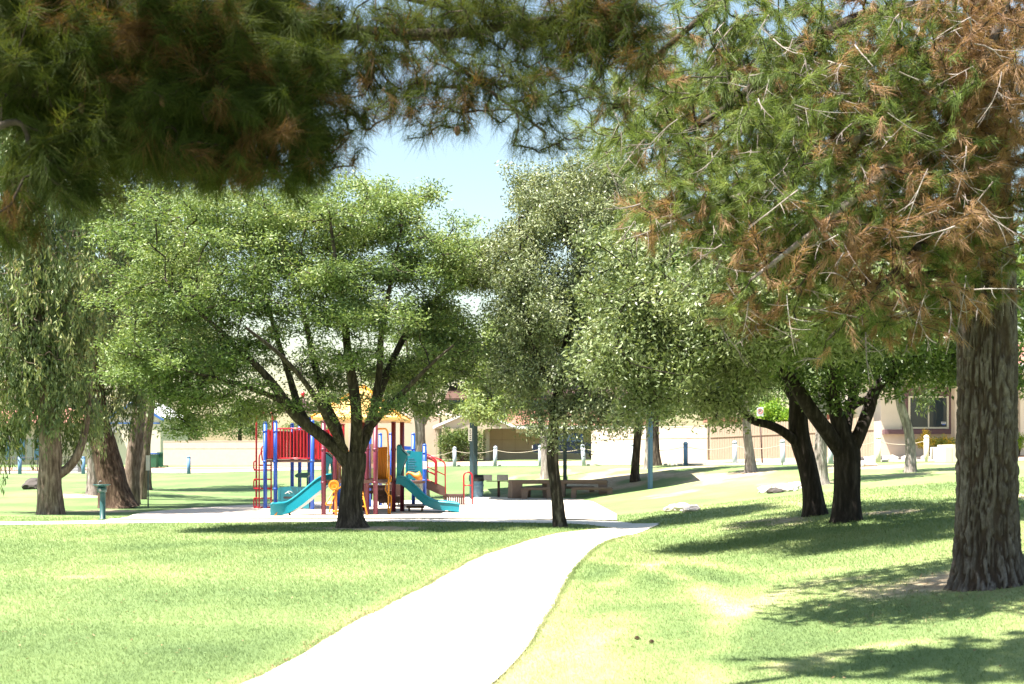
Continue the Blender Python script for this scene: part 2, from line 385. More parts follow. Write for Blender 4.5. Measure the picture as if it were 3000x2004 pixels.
def dryf(x, y):
    v = .32 + .40 * (fbm(x * .35 + 3, y * .22, o=4, seed=11) - .5) + .35 * (fbm(x * .9, y * .5, o=3, seed=21) - .5)
    v = v + .05 * np.sin(y * 1.5 + 2.5 * fbm(x * .25, y * .2, seed=4)) * (x < .5)
    v = v + np.where(x > PRx(y), .12, 0.0)
    for pl, wd, a in DRY_LINES:
        dd = pdist(x + .25 * (fbm(x * 2, y * 2, seed=31) - .5), y + .4 * (fbm(x * 2, y * 2, seed=32) - .5), pl)
        v = v + a * np.exp(-(dd / wd)**2) * np.clip(.25 + 1.5 * fbm(x * 3.1, y * 2.2, o=3, seed=77), .3, 1.3)
    for c, r, a in GREEN_SPOTS: v = v - a * np.exp(-((x - c[0])**2 + ((y - c[1]) * .8)**2) / r**2)
    # worn straw-coloured verge along the path edge
    v = v + .28 * np.exp(-(pdist(x, y, PL) / .22)**2) + .2 * np.exp(-(pdist(x, y, PR) / .2)**2)
    s = sdist(x, y); v = v + np.where((s < 17) & (s > 0) & (x < 3), -.06, 0)
    v = v - .14 * np.clip((y - 30) / 6, 0, 1)
    return np.clip(v, 0, 1)
def PRx(y): return np.interp(y, PR[:100, 1], PR[:100, 0])
DIRT = [(3.6, 52.5, 3.2, 3.4), (7.0, 54, 3.0, 4.5), (9.3, 47.5, 2.2, 3.0), (1.4, 59, 1.3, 2.5), (9.7, 39.5, 2.6, 1.6), (5.9, 43.5, 1.2, 1.2),
        (13.5, 46.5, 4.5, 3.0), (6.6, 24.3, 2.3, 1.2), (-12.5, 37.5, 2.2, .9), (-9.2, 37.5, 1.6, .8), (-16, 46, 2.4, 1.0), (4.6, 10.2, .6, .6), (5.3, 13.4, 1.0, .8), (5.9, 12.2, .8, .7),
        (-3.6, 28.4, 1.4, .7), (-8.4, 40.5, 1.4, 1.0), (11, 25, 2, 2)]
def dirtf(x, y):
    v = np.zeros(np.shape(x)); n = fbm(x * .8, y * .5, o=4, seed=41)
    for cx, cy, rx, ry in DIRT:
        q = np.sqrt(((x - cx) / rx)**2 + ((y - cy) / ry)**2); v = np.maximum(v, np.clip((.85 - q + (n - .5) * 3.4) * 1.5, 0, 1) * (q < 1.7))
    return np.clip(v, 0, 1)
def axis(segs):
    out = []
    for a, b, st in segs: out += list(np.arange(a, b, st))
    return np.array(out + [segs[-1][1]])
gx = axis([(-900, -100, 80), (-100, -30, 5), (-30, -14, .6), (-14, 14, .22), (14, 30, .5), (30, 100, 5), (100, 900, 80)])
gy = axis([(-60, 4, 4), (4, 32, .24), (32, 80, .5), (80, 120, 2), (120, 1400, 80)])
X, Y = np.meshgrid(gx, gy); Z = H(X, Y)
nxg, nyg = len(gx), len(gy)
idx = np.arange(nxg * nyg).reshape(nyg, nxg)
FA = np.stack([idx[:-1, :-1], idx[:-1, 1:], idx[1:, 1:], idx[1:, :-1]], -1).reshape(-1, 4)
g = npmesh('ground', np.stack([X, Y, Z], -1).reshape(-1, 3), FA, M_lawn, None, {'dry': dryf(X, Y).ravel(), 'dirt': dirtf(X, Y).ravel()}, True)
setp(g, 'mown park lawn with dry and bare patches rising to the street', 'lawn', kind='structure')

def strip(name, A, B, m, lab, cat, dz=.012, cols=6):
    n = len(A); t = np.linspace(0, 1, cols)[:, None, None]
    pts = A[None] * (1 - t) + B[None] * t
    Zz = H(pts[..., 0], pts[..., 1]) + dz
    V = np.concatenate([pts, Zz[..., None]], -1).reshape(-1, 3)
    ii = np.arange(cols * n).reshape(cols, n)
    FA = np.stack([ii[:-1, :-1], ii[1:, :-1], ii[1:, 1:], ii[:-1, 1:]], -1).reshape(-1, 4)
    return setp(npmesh(name, V, FA, m), lab, cat, kind='structure')
strip('path', PL, PR, M_path, 'pale concrete footpath curving through the lawn', 'path', .016)
strip('pavement', SWF, SWB, M_path, 'pale concrete walk along the front of the playground', 'walkway', .012)
def sheet(name, poly, m, lab, cat, z):
    mb = MB(); mb.add([(p[0], p[1], z) for p in poly], [list(range(len(poly)))])
    me = bpy.data.meshes.new(name); me.from_pydata(mb.v, [], mb.f); bm = bmesh.new(); bm.from_mesh(me)
    bmesh.ops.triangulate(bm, faces=bm.faces[:]); bmesh.ops.recalc_face_normals(bm, faces=bm.faces[:])
    for f in bm.faces:
        if f.normal.z < 0: f.normal_flip()
    bm.to_mesh(me); bm.free()
    return setp(link(name, me, m), lab, cat, kind='structure')
sheet('play_area', PLAZA, M_sand, 'pale sand of the playground surface', 'sand', .035)
mb = MB(); mb.box((2.25, 50.4, .0), (9.7, 6.6, .10)); setp(mb.build('picnic_pad', M_path), 'concrete pad under the picnic tables', 'paving', kind='structure')
xs = np.linspace(-60, 45, 220); yl = np.interp(xs, SLX, SLY)
strip('street', np.stack([xs, yl + .6], -1), np.stack([xs, yl + 6.6], -1), M_road, 'sun bleached residential street beyond the bollards', 'street', .03, 24)
strip('verge', np.stack([xs, yl + 6.9], -1), np.stack([xs, yl + 13.0], -1), M_mulch, 'reddish dirt verge in front of the houses', 'verge', .05, 24)
mb = MB()
for y0 in (.35, 6.6):
    for i in range(len(xs) - 1):
        a = Vector((xs[i], yl[i] + y0, h1(xs[i], yl[i] + y0) + .02)); b = Vector((xs[i + 1], yl[i + 1] + y0, h1(xs[i + 1], yl[i + 1] + y0) + .02))
        mb.prism([a, a + Vector((0, .22, 0)), a + Vector((0, .22, .09)), a + Vector((0, 0, .09))], b - a)
setp(mb.build('kerb', M_path, fix=False), 'concrete kerbs along both sides of the street', 'kerb', kind='structure')

# grass blades
NB = 260000
u = rng.random(NB * 14 // 10); dd = 7.6 * (34 / 7.6)**(u**1.0)        # log-uniform in distance
xx = (rng.random(NB * 14 // 10) * 2 - 1) * (dd * .45 + .6)
dirtv = dirtf(xx, dd)
keep = ~inpoly(xx, dd, PATH) & ~inpoly(xx, dd, WALK) & ~inpoly(xx, dd, PLAZA) & (rng.random(NB * 14 // 10) > dirtv)
xx, dd = xx[keep][:NB], dd[keep][:NB]; n = len(xx)
lb = (.016 + .020 * rng.random(n)) * (1 + .35 * (fbm(xx * 1.3, dd * 1.3, seed=8) - .5)) * np.clip(dd / 12, 1, 1.7)
wb = .0028 * np.clip(dd / 8, 1, 4); an = rng.random(n) * 6.283; ln = .3 + rng.random(n) * 1.5
base = np.stack([xx, dd, H(xx, dd) - .004], -1)
sv = np.stack([np.cos(an), np.sin(an), 0 * an], -1); tv = np.stack([np.cos(an + 1.3) * ln, np.sin(an + 1.3) * ln, np.ones(n)], -1)
V = np.stack([base - sv * wb[:, None], base + sv * wb[:, None], base + tv * lb[:, None]], 1).reshape(-1, 3)
ke = 14000; kk = rng.integers(8, 108, ke); fr_ = rng.random(ke); sd_ = rng.random(ke) < .5
E = np.where(sd_[:, None], PL[kk] * (1 - fr_[:, None]) + PL[kk + 1] * fr_[:, None], PR[kk] * (1 - fr_[:, None]) + PR[kk + 1] * fr_[:, None])
off = np.abs(rng.normal(size=ke)) * .035 - .012; ex = E[:, 0] + np.where(sd_, -off, off); ey = E[:, 1]
ea = rng.random(ke) * 6.283; el = .025 + .035 * rng.random(ke); ew = .003 * np.clip(ey / 8, 1, 3.5); eb = np.stack([ex, ey, H(ex, ey) + .004], -1)
es = np.stack([np.cos(ea), np.sin(ea), 0 * ea], -1); et = np.stack([np.where(sd_, 1, -1) * .7 * rng.random(ke) + .3 * rng.normal(size=ke), .5 * rng.normal(size=ke), .8 * np.ones(ke)], -1)
V = np.concatenate([V, np.stack([eb - es * ew[:, None], eb + es * ew[:, None], eb + et * el[:, None]], 1).reshape(-1, 3)])
xx = np.r_[xx, ex]; dd = np.r_[dd, ey]; n = len(xx)
dv = np.repeat(np.clip(dryf(xx, dd) + (rng.random(n) - .5) * .3, 0, 1), 3)
gr = npmesh('grass', V, np.arange(n * 3).reshape(-1, 3), M_blade, None, {'dry': dv, 'dirt': np.zeros(n * 3)})
setp(gr, 'short blades of lawn grass on both sides of the footpath', 'grass', kind='stuff')

# fallen needles and leaves: under the pine, along the path edges, sprinkled on the lawn
nl = 5200; lx = np.r_[5.2 + rng.normal(size=2600) * 1.1, rng.uniform(-5, 6, 1300), PL[rng.integers(30, 110, 1300), 0] + rng.normal(size=1300) * .10]
ly = np.r_[12.6 + rng.normal(size=2600) * 1.2, rng.uniform(8.5, 26, 1300), np.zeros(1300)]
kq = rng.integers(30, 110, 1300); lx[3900:] = PL[kq, 0] - .02 + rng.normal(size=1300) * .05; ly[3900:] = PL[kq, 1] + rng.normal(size=1300) * .1
la = rng.random(nl) * 6.283; lz = H(lx, ly) + .020 + .006 * rng.random(nl); L0 = np.where(np.arange(nl) < 2600, .05, .018)
c0 = np.stack([lx, ly, lz], -1); u0 = np.stack([np.cos(la), np.sin(la), rng.normal(size=nl) * .25], -1) * L0[:, None]; s0 = np.stack([-np.sin(la), np.cos(la), 0 * la], -1) * np.where(np.arange(nl) < 2600, .002, .008)[:, None]
M_litter = leafmat('litter', [(0, (.10, .055, .03)), (.6, (.22, .13, .07)), (1, (.36, .26, .16))], .8, .1, .1)
lt = npmesh('leaf_litter', np.stack([c0 - u0, c0 + s0, c0 + u0, c0 - s0], 1).reshape(-1, 3), np.arange(nl * 4).reshape(-1, 4), M_litter, None, {'tone': np.repeat(rng.random(nl), 4)})
setp(lt, 'fallen brown needles and leaves under the pine and along the path', 'litter', kind='stuff')

# ------------------------------------------------------------------ tree growing
def unit(a): return a / (np.linalg.norm(a, axis=-1, keepdims=True) + 1e-9)
def resample(pts, rad, step=.25):
    pts = np.array([tuple(p) for p in pts], float); rad = np.array(rad, float)
    t = np.r_[0, np.cumsum(np.linalg.norm(np.diff(pts, axis=0), axis=1))]
    n = max(3, int(t[-1] / step) + 1); u = np.linspace(0, t[-1], n)
    k = len(pts); out = []
    for q in u:
        i = min(np.searchsorted(t, q, 'right') - 1, k - 2); s = (q - t[i]) / (t[i + 1] - t[i])
        p0 = pts[max(i - 1, 0)]; p1 = pts[i]; p2 = pts[i + 1]; p3 = pts[min(i + 2, k - 1)]
        out.append(.5 * (2 * p1 + (p2 - p0) * s + (2 * p0 - 5 * p1 + 4 * p2 - p3) * s * s + (3 * p1 - p0 - 3 * p2 + p3) * s**3))
    return np.array(out), np.interp(u, t, rad)
def bark_tube(pts, rad, step=.08, n=28, amp=.08, fx=5, fz=1.4, seed=0, knots=.12, flare=None, ridged=False):
    """tube with real relief; returns V, F(quads)"""
    C, R = resample(pts, rad, step); k = len(C)
    T = unit(np.gradient(C, axis=0)); ref = np.array([0., -1, .001]); U = np.zeros_like(C); W = np.zeros_like(C)
    for i in range(k):
        ref = ref - T[i] * ref.dot(T[i]); ref /= np.linalg.norm(ref) + 1e-9; U[i] = ref; W[i] = np.cross(T[i], ref)
    th = np.linspace(0, 2 * np.pi, n, endpoint=False)
    cs, sn = np.cos(th), np.sin(th)
    zz = np.r_[0, np.cumsum(np.linalg.norm(np.diff(C, axis=0), axis=1))]
    A, ZZ = np.meshgrid(th, zz)
    ca, sa = np.cos(A), np.sin(A)
    warp = (fbm(ca * 1.2 + 5, sa * 1.2, ZZ * 2.2, 3, seed + 50) - .5) * .9
    if ridged:
        f1 = vnoise((ca + warp * .30) * fx, (sa + warp * .30) * fx, ZZ * fz, seed); f2 = vnoise((ca + warp * .25) * fx * 1.9 + 4, (sa + warp * .25) * fx * 1.9, ZZ * fz * 1.5, seed + 3)
        f3 = vnoise(ca * fx * 4.5, sa * fx * 4.5, ZZ * fz * 7, seed + 6); f4 = vnoise(ca * fx * 1.2, sa * fx * 1.2, ZZ * 9, seed + 8)
        r1 = np.clip(np.abs(f1 - .5) * 7.5, 0, 1); r2 = np.clip(np.abs(f2 - .5) * 6.5, 0, 1); r4 = np.clip(np.abs(f4 - .5) * 9, 0, 1)
        plate = np.minimum(np.minimum(r1 * r1 * (3 - 2 * r1), .15 + .85 * r2), .55 + .45 * r4)
        dsp = plate - .7 + (f3 - .5) * .22 + np.floor(f2 * 6) / 6 * .18
    else:
        dsp = (fbm(ca * fx, sa * fx, ZZ * fz, 4, seed) - .5) * 1.6
    lump = (fbm(ca * 1.0 + 9, sa * 1.0, ZZ * 1.1, 2, seed + 90) - .5) * knots * 2
    rr = R[:, None] * (1 + amp * dsp + lump)
    if flare:   # (height, amount): root flare
        fl = np.exp(-ZZ / flare[0]) * flare[1] * (.6 + .9 * vnoise(ca * 1.6 + 2, sa * 1.6, 0 * ZZ, seed + 77)); rr = rr * (1 + fl)
    V = C[:, None] + (U[:, None] * ca[..., None] + W[:, None] * sa[..., None]) * rr[..., None]
    ii = np.arange(k * n).reshape(k, n); jj = np.roll(ii, -1, 1)
    FA = np.stack([ii[:-1], jj[:-1], jj[1:], ii[1:]], -1).reshape(-1, 4)
    if ridged: BARK['plate'] = plate.ravel()
    return V.reshape(-1, 3), FA
BARK = {}
def tubes(paths, sides=4):
    """many thin tubes; paths: list of (pts(k,3), rad(k)); returns V,F"""
    Vs, Fs, off = [], [], 0
    th = np.linspace(0, 2 * np.pi, sides, endpoint=False); cs, sn = np.cos(th)[:, None], np.sin(th)[:, None]
    groups = {}
    for C, R in paths: groups.setdefault(len(C), []).append((C, R))
    for k, lst in groups.items():
        C = np.array([a for a, b in lst]); R = np.array([b for a, b in lst]); m = len(lst)
        T = unit(np.gradient(C, axis=1))
        up = np.where(np.abs(T[..., 2:3]) > .9, np.array([1., 0, 0]), np.array([0, 0, 1.]))
        U = unit(np.cross(T, up)); W = np.cross(T, U)
        V = C[:, :, None] + (U[:, :, None] * cs + W[:, :, None] * sn) * R[:, :, None, None]
        ii = np.arange(m * k * sides).reshape(m, k, sides) + off; jj = np.roll(ii, -1, 2)
        Vs.append(V.reshape(-1, 3)); Fs.append(np.stack([ii[:, :-1], jj[:, :-1], jj[:, 1:], ii[:, 1:]], -1).reshape(-1, 4)); off += m * k * sides
    if not Vs: return np.zeros((0, 3)), np.zeros((0, 4), int)
    return np.concatenate(Vs), np.concatenate(Fs)
def sample_blobs(blobs, n, shell=2.2, seed=0, bough=0, sig=None):
    """blobs: (center, radii, weight); bough: gather the points round that many bough centres"""
    r = np.random.default_rng(seed)
    if bough:
        c = sample_blobs(blobs, bough, shell, seed)
        k = np.r_[np.arange(bough), r.choice(bough, n - bough, p=(lambda q: q / q.sum())(.25 + r.random(bough)))]
        return c[k] + np.clip(r.normal(size=(n, 3)), -1.6, 1.6) * np.array(sig)
    vol = np.array([b[1][0] * b[1][1] * b[1][2] * (b[2] if len(b) > 2 else 1) for b in blobs]) ** .85; vol /= vol.sum()
    ch = r.choice(len(blobs), n, p=vol); d = unit(r.normal(size=(n, 3))); rad = r.random(n) ** (1 / shell)
    C = np.array([tuple(b[0]) for b in blobs])[ch]; R = np.array([b[1] for b in blobs])[ch]
    # uneven outline: lobes
    lob = 1 + .30 * (fbm(d[:, 0] * 2.2 + ch * 7, d[:, 1] * 2.2, d[:, 2] * 2.2, 2, seed) - .5) * 2
    return C + d * R * (rad * lob)[:, None]
def grow(limbs, pts, r_tip=.006, power=.48, minz=0.0, wig=.12, seed=0, up=.25, step=.30):
    """limbs: [(pts,rad)] main skeleton. returns twig paths and unit end directions for pts"""
    r = np.random.default_rng(seed)
    N, Dn, par = [], [], []
    for C, R in limbs:
        c, _ = resample(C, R, .22); t = unit(np.gradient(c, axis=0))
        for a, b in zip(c, t):
            if a[2] >= minz: N.append(a); Dn.append(b); par.append(-1)
    nb = len(N)
    arr = np.zeros((nb + len(pts) * 9, 3)); arr[:nb] = N; cnt = nb
    dr = np.zeros_like(arr); dr[:nb] = Dn; par = par + [0] * (len(pts) * 9)
    d0 = np.min(np.linalg.norm(pts[:, None, :] - arr[None, :nb:3, :], axis=2), 1) if nb < 4000 else np.zeros(len(pts))
    order = np.argsort(d0); segs = []; ends = np.zeros((len(pts), 3))
    for q in order:
        p = pts[q]; dv = p - arr[:cnt]; dist = np.sqrt((dv * dv).sum(1))
        cosd = (dv * dr[:cnt]).sum(1) / (dist + 1e-6)
        cost = dist * (1.25 - .35 * cosd)
        j = int(np.argmin(cost)); a = arr[j]; L = dist[j]
        if L < 1e-3: ends[q] = dr[j]; continue
        m = int(np.clip(L / step, 2, 7)); s = np.linspace(0, 1, m + 1)[:, None]
        ctrl = a + dr[j] * L * .38 + np.array([0, 0, up * L * .3]) + r.normal(size=3) * L * wig * .8
        path = (1 - s)**2 * a + 2 * s * (1 - s) * ctrl + s * s * p
        path[1:-1] += r.normal(size=(m - 1, 3)) * L * wig * .22
        t = unit(np.gradient(path, axis=0)); prev = j; ids = [j]
        for i in range(1, m + 1):
            arr[cnt] = path[i]; dr[cnt] = t[i]; par[cnt] = prev; prev = cnt; ids.append(cnt); cnt += 1
        segs.append((path, ids)); ends[q] = t[-1]
    c = np.ones(cnt)
    for i in range(cnt - 1, nb - 1, -1):
        if par[i] >= nb: c[par[i]] += c[i] * .8
    rad = r_tip * c ** power
    out = []
    for path, ids in segs:
        R = rad[[i if i >= nb else ids[1] for i in ids]].copy(); R[0] = max(R[0] if ids[0] < nb else min(R[0], R[1] * 1.3), R[1]); out.append((path, R))
    return out, ends
def leafmesh(C, U, S, Lh, Wd, tone, fold=.25):
    """diamond leaves: base C, direction U, side S"""
    N = np.cross(U, S); L = Lh[:, None]; Wd = Wd[:, None]
    m = C + U * L * .45 + N * Wd * fold
    V = np.stack([C, m + S * Wd * .5, C + U * L, m - S * Wd * .5], 1).reshape(-1, 3)
    return V, np.arange(len(C) * 4).reshape(-1, 4), np.repeat(tone, 4)
def leaf_cloud(pts, ends, per, sig, Lr, Wr, seed=0, droop=.0, out=.6, tone_sd=.2, patch=.5, flat=.0, size_j=.5):
    r = np.random.default_rng(seed); n = len(pts) * per
    c = np.repeat(pts, per, 0); e = np.repeat(ends, per, 0)
    k = r.random(n)[:, None]
    C = c + np.clip(r.normal(size=(n, 3)), -1.7, 1.7) * np.array(sig) - e * k * sig[0] * 1.6
    U = unit(r.normal(size=(n, 3)) * np.array([1, 1, 1 - flat * .6]) + e * out + np.array([0, 0, -droop]))
    S = unit(np.cross(U, r.normal(size=(n, 3)) + np.array([0, 0, flat * 2.5])))
    Lh = Lr * (1 - size_j / 2 + size_j * r.random(n)); Wd = Wr * (1 - size_j / 2 + size_j * r.random(n))
    tone = .5 + (fbm(c[:, 0] * .9, c[:, 1] * .9, c[:, 2] * .9, 3, seed) - .5) * 2 * patch + np.repeat(r.normal(size=len(pts)) * tone_sd * .6, per) + r.normal(size=n) * tone_sd
    return leafmesh(C, U, S, Lh, Wd, np.clip(tone, 0, 1))
def strands(pts, per, Ls, Lr, Wr, seed=0, tone_sd=.2, patch=.5):
    """hanging strands of long narrow leaves"""
    r = np.random.default_rng(seed); m = len(pts)
    a = r.random(m) * 6.283; sway = np.stack([np.cos(a), np.sin(a), 0 * a], -1) * (.10 + .25 * r.random(m))[:, None]
    ls = Ls * (.5 + r.random(m))
    t = r.random((m, per)); C = pts[:, None] + np.stack([sway[:, None, 0] * np.sqrt(t), sway[:, None, 1] * np.sqrt(t), -t * ls[:, None]], -1) + r.normal(size=(m, per, 3)) * np.array([.055, .055, .05])
    C = C.reshape(-1, 3); n = len(C)
    U = unit(r.normal(size=(n, 3)) * .38 + np.array([0, 0, -1.0])); S = unit(np.cross(U, r.normal(size=(n, 3))))
    tone = .45 + (fbm(C[:, 0] * .6, C[:, 1] * .6, C[:, 2] * .6, 3, seed) - .5) * 2 * patch + np.repeat(r.normal(size=m) * .15, per) + r.normal(size=n) * tone_sd
    return leafmesh(C, U, S, Lr * (.6 + .8 * r.random(n)), Wr * (.7 + .6 * r.random(n)), np.clip(tone, 0, 1))
def needles(pts, ends, per, Ln, Wn, seed=0, back=.16, tone_pt=None, droop=.25, spread=.95):
    r = np.random.default_rng(seed); n = len(pts) * per
    c = np.repeat(pts, per, 0); e = np.repeat(ends, per, 0); k = r.random(n)[:, None]
    C = c - e * k * back + r.normal(size=(n, 3)) * .012
    U = unit(e + unit(r.normal(size=(n, 3))) * spread + np.array([0, 0, -droop])); S = unit(np.cross(U, r.normal(size=(n, 3))))
    L = (Ln * (.65 + .6 * r.random(n)))[:, None]
    V = np.stack([C - S * Wn * .5, C + S * Wn * .5, C + U * L], 1).reshape(-1, 3)
    tone = np.clip(np.repeat(tone_pt, per) + r.normal(size=n) * .07, 0, 1)
    return V, np.arange(n * 3).reshape(-1, 3), np.repeat(tone, 3)
def merge(*VF):
    Vs, Fs, o = [], [], 0
    for V, FA in VF: Vs.append(V); Fs.append(FA + o); o += len(V)
    return np.concatenate(Vs), np.concatenate(Fs)
def px_limb(q): return [P(a, b, d) for a, b, d, r in q], [r for a, b, d, r in q]
def make_tree(name, label, cat, base, trunk, limbs, crown_pts, bark, leaf, leaf_fn, twig_bark=None, group=None, tip=.006, power=.48, minz=1.5, wig=.12, up=.25,
              amp=.10, fx=5, fz=1.4, n=26, step=.09, flare=(.25, .35), seed=0, ridged=False, limb_n=14, knots=.12, crown_name='crown'):
    t = thing(name, label, cat, base, group)
    V, FA = bark_tube(trunk[0], trunk[1], step, n, amp, fx, fz, seed, knots, flare, ridged)
    npmesh('trunk', V, FA, bark, t, None, True)
    ls = [bark_tube(l[0], l[1], max(step, .12), limb_n, amp, fx, fz, seed + 5 + i, knots) for i, l in enumerate(limbs)]
    for V, FA in ls: npmesh('limb', V, FA, bark, t, None, True)
    tw, ends = grow([trunk] + limbs, crown_pts, tip, power, minz, wig, seed, up)
    V, FA = tubes(tw, 3); npmesh('branches', V, FA, twig_bark or bark, t, None, True)
    V, FA, tone = leaf_fn(crown_pts, ends)
    npmesh(crown_name, V, FA, leaf, t, {'tone': tone})
    return t

# ------------------------------------------------------------------ houses and walls
def roof_slab(poly_low, poly_high, th, name, m, parent):
    mb = MB(); a, b = [Vector(p) for p in poly_low]; c, d = [Vector(p) for p in poly_high]
    return mb.prism([a, b, d, c], (0, 0, th)).build(name, m, parent)
def tiled_slope(a, b, c, d, m, parent, nu=60, nv=14):
    """a,b eave ends, c,d ridge ends (c above a)"""
    a, b, c, d = [np.array(q, float) for q in (a, b, c, d)]
    nrm = np.cross(b - a, c - a); nrm /= np.linalg.norm(nrm); nrm *= np.sign(nrm[2])
    u = np.linspace(0, 1, nu * 4 + 1); v = []
    for i in range(nv): v += [(i / nv, .05), ((i + .98) / nv, .0)]
    V = []
    for q, hgt in v:
        e = a * (1 - q) + c * q; f = b * (1 - q) + d * q
        for s in u: V.append(e * (1 - s) + f * s + nrm * (hgt + .035 * abs(math.sin(s * nu * math.pi))))
    ii = np.arange(len(V)).reshape(len(v), len(u)); FA = np.stack([ii[:-1, :-1], ii[:-1, 1:], ii[1:, 1:], ii[1:, :-1]], -1).reshape(-1, 4)
    o = npmesh('roof_tiles', np.array(V), FA, m, parent); o['kind'] = 'stuff'; return o

# house with the gabled carport and garage
gz = h1(0, 84)
ha = thing('house', 'tan house with gabled carport, garage door and red tiled roof behind the bollards', 'house', (0, 84, gz))
zb = gz - .3
def XD(px, d): return (px - 1500) / F * d
D0 = 84.0
ev = P(1500, 1256, D0).z; top = P(1390, 1205, D0).z
mb = MB(); mb.box((XD(1250, 88) - 2.2, 88, (zb + ev + .9) / 2), (6.4, 3, ev + .9 - zb)); mb.build('wall', M_stucco, ha)
mb = MB(); mb.box((XD(1650, 88), 88.2, (zb + ev) / 2), (11.4, 3, ev - zb)); mb.build('wall', M_stucco, ha)
# garage door of panels
x0, x1 = XD(1433, 86.5), XD(1585, 86.5)
zt = P(0, 1256, 86.5).z; zq = P(0, 1321, 86.5).z
dr = MB(); dr.box(((x0 + x1) / 2, 86.66, (zq + zt) / 2), (x1 - x0 + .1, .05, zt - zq + .1)); dr = dr.build('garage_door', M_mulch, ha)
for i in range(4):
    for j in range(2):
        wq = (x1 - x0) / 4; hq = (zt - zq) / 2
        mb = MB(); mb.bbox((x0 + wq * (i + .5), 86.60, zq + hq * (j + .5)), (wq - .015, .05, hq - .02), 0, .012); mb.build('panel', M_tan, dr)
for px in (1272, 1428, 1592):
    mb = MB(); mb.box((XD(px, 84.6), 84.6, (zb + ev) / 2), (.28, .28, ev - zb)); mb.build('column', M_stucco, ha)
xl, xr = XD(1268, D0 - .6), XD(1512, D0 - .6); xc = (xl + xr) / 2; yf = D0 - .6
mb = MB(); mb.prism([(xl + .1, yf + .12, ev), (xr - .1, yf + .12, ev), (xc, yf + .12, top)], (0, .1, 0)); mb.build('gable_panel', M_stucco, ha)
for a, b in ((xl, xc), (xr, xc)):
    mb = MB(); mb.prism([(a, yf, ev - .02), (a, yf, ev + .16), (b, yf, top + .18), (b, yf, top)], (0, .06, 0)); mb.build('fascia', M_fascia, ha)
    mb = MB(); mb.prism([(a, yf + .07, ev + .08), (a, yf + .07, ev + .16), (b, yf + .07, top + .18), (b, yf + .07, top + .1)], (0, 4.2, 0)); mb.build('carport_roof', M_tile, ha)
xe = XD(1905, D0 - .6)
mb = MB(); mb.box(((xr + xe) / 2 + .03, yf + .03, ev + .07), (xe - xr - .06, .1, .2)); mb.build('gutter', M_fascia, ha)
mb = MB(); mb.box(((xr + xe) / 2, yf + .7, ev - .16), (xe - xr, .2, .22)); mb.build('beam', M_stucco, ha)
mb = MB(); mb.box(((xr + xe) / 2, yf + 1.7, ev - .03), (xe - xr, 3.2, .05)); mb.build('soffit', M_stucco, ha)
tiled_slope((xr - .2, yf + .06, ev + .17), (xe, yf + .06, ev + .17), (xr - 2.2, yf + 6, ev + 1.75), (xe, yf + 6, ev + 1.75), M_tile, ha, 40, 14)
tiled_slope((xl - 5.5, yf + 3.2, ev + .95), (xr - 2.3, yf + 3.2, ev + .95), (xl - 5.5, yf + 8, ev + 2.3), (xr - 2.3, yf + 8, ev + 2.3), M_stucco, ha, 30, 10)

# white block wall by the garage
def wallseg(name, label, a, b, hgt, m, group=None, th=.2, zoff=-.15):
    a, b = Vector(a), Vector(b); t = thing(name, label, 'wall', ((a.x + b.x) / 2, (a.y + b.y) / 2, min(a.z, b.z) + zoff), group)
    d = (b - a); L = math.hypot(d.x, d.y); rz = math.atan2(d.y, d.x); z0 = min(a.z, b.z) + zoff
    mb = MB(); mb.box(((a.x + b.x) / 2, (a.y + b.y) / 2, z0 + (hgt * .66) / 2), (L, th, hgt * .66), rz); mb.build('lower_courses', m, t)
    mb = MB(); mb.box(((a.x + b.x) / 2, (a.y + b.y) / 2, z0 + hgt * .66 + .02), (L - .01, th * .8, .04), rz); mb.build('joint', M_mulch, t)
    mb = MB(); mb.box(((a.x + b.x) / 2, (a.y + b.y) / 2, z0 + hgt * .66 + .04 + (hgt * .34 - .09) / 2), (L, th * .98, hgt * .34 - .09), rz); mb.build('upper_courses', m, t)
    mb = MB(); mb.bbox(((a.x + b.x) / 2, (a.y + b.y) / 2, z0 + hgt - .02), (L + .02, th * 1.15, .06), rz, .01); mb.build('cap', m, t)
    return t
wallseg('block_wall', 'sunlit white block wall right of the dark blue truck', P(1736, 1350, 73), P(2076, 1344, 66), 2.05, M_blocks)
wallseg('block_wall', 'sunlit cream block wall left behind the red play railings', P(480, 1357, 86), P(1000, 1357, 84), 1.70, M_blocks)

# wooden fence of planks
fa, fb = P(2080, 1344, 65.5), P(2560, 1327, 60)
fz0 = min(fa.z, fb.z) - .3
fe = thing('wood_fence', 'weathered dog-ear plank fence in dappled shade behind the round parking sign', 'fence', ((fa.x + fb.x) / 2, (fa.y + fb.y) / 2, fz0))
d = fb - fa; L = math.hypot(d.x, d.y); rz = math.atan2(d.y, d.x); nP = int(L / .145)
pm = {}
for i in range(nP):
    c = fa + d * ((i + .5) / nP); hh = 1.78 + .03 * random.uniform(-1, 1); k = i % 6
    if k not in pm:
        mb = MB(); wq = .066; h0 = hh + .25
        mb.prism([(-wq, 0, 0), (wq, 0, 0), (wq, 0, h0 - .05), (wq - .03, 0, h0), (-wq + .03, 0, h0), (-wq, 0, h0 - .05)], (0, .02 + .002 * k, 0))
        o = mb.build('plank', M_fence); pm[k] = o.data; bpy.data.objects.remove(o)
    o = link('plank', pm[k], None, fe); o.location = (c.x - fe.location.x, c.y - fe.location.y, c.z - .25 - fz0); o.rotation_euler = (0, 0, rz)
for zq, yo in ((.40, .06), (1.12, -.045), (1.60, .06)):
    mb = MB(); mb.prism([fa + Vector((0, yo, zq)), fa + Vector((0, yo, zq + .10)), fb + Vector((0, yo, zq + .10)), fb + Vector((0, yo, zq))], (0, .04, 0)); mb.build('rail', M_fence, fe)
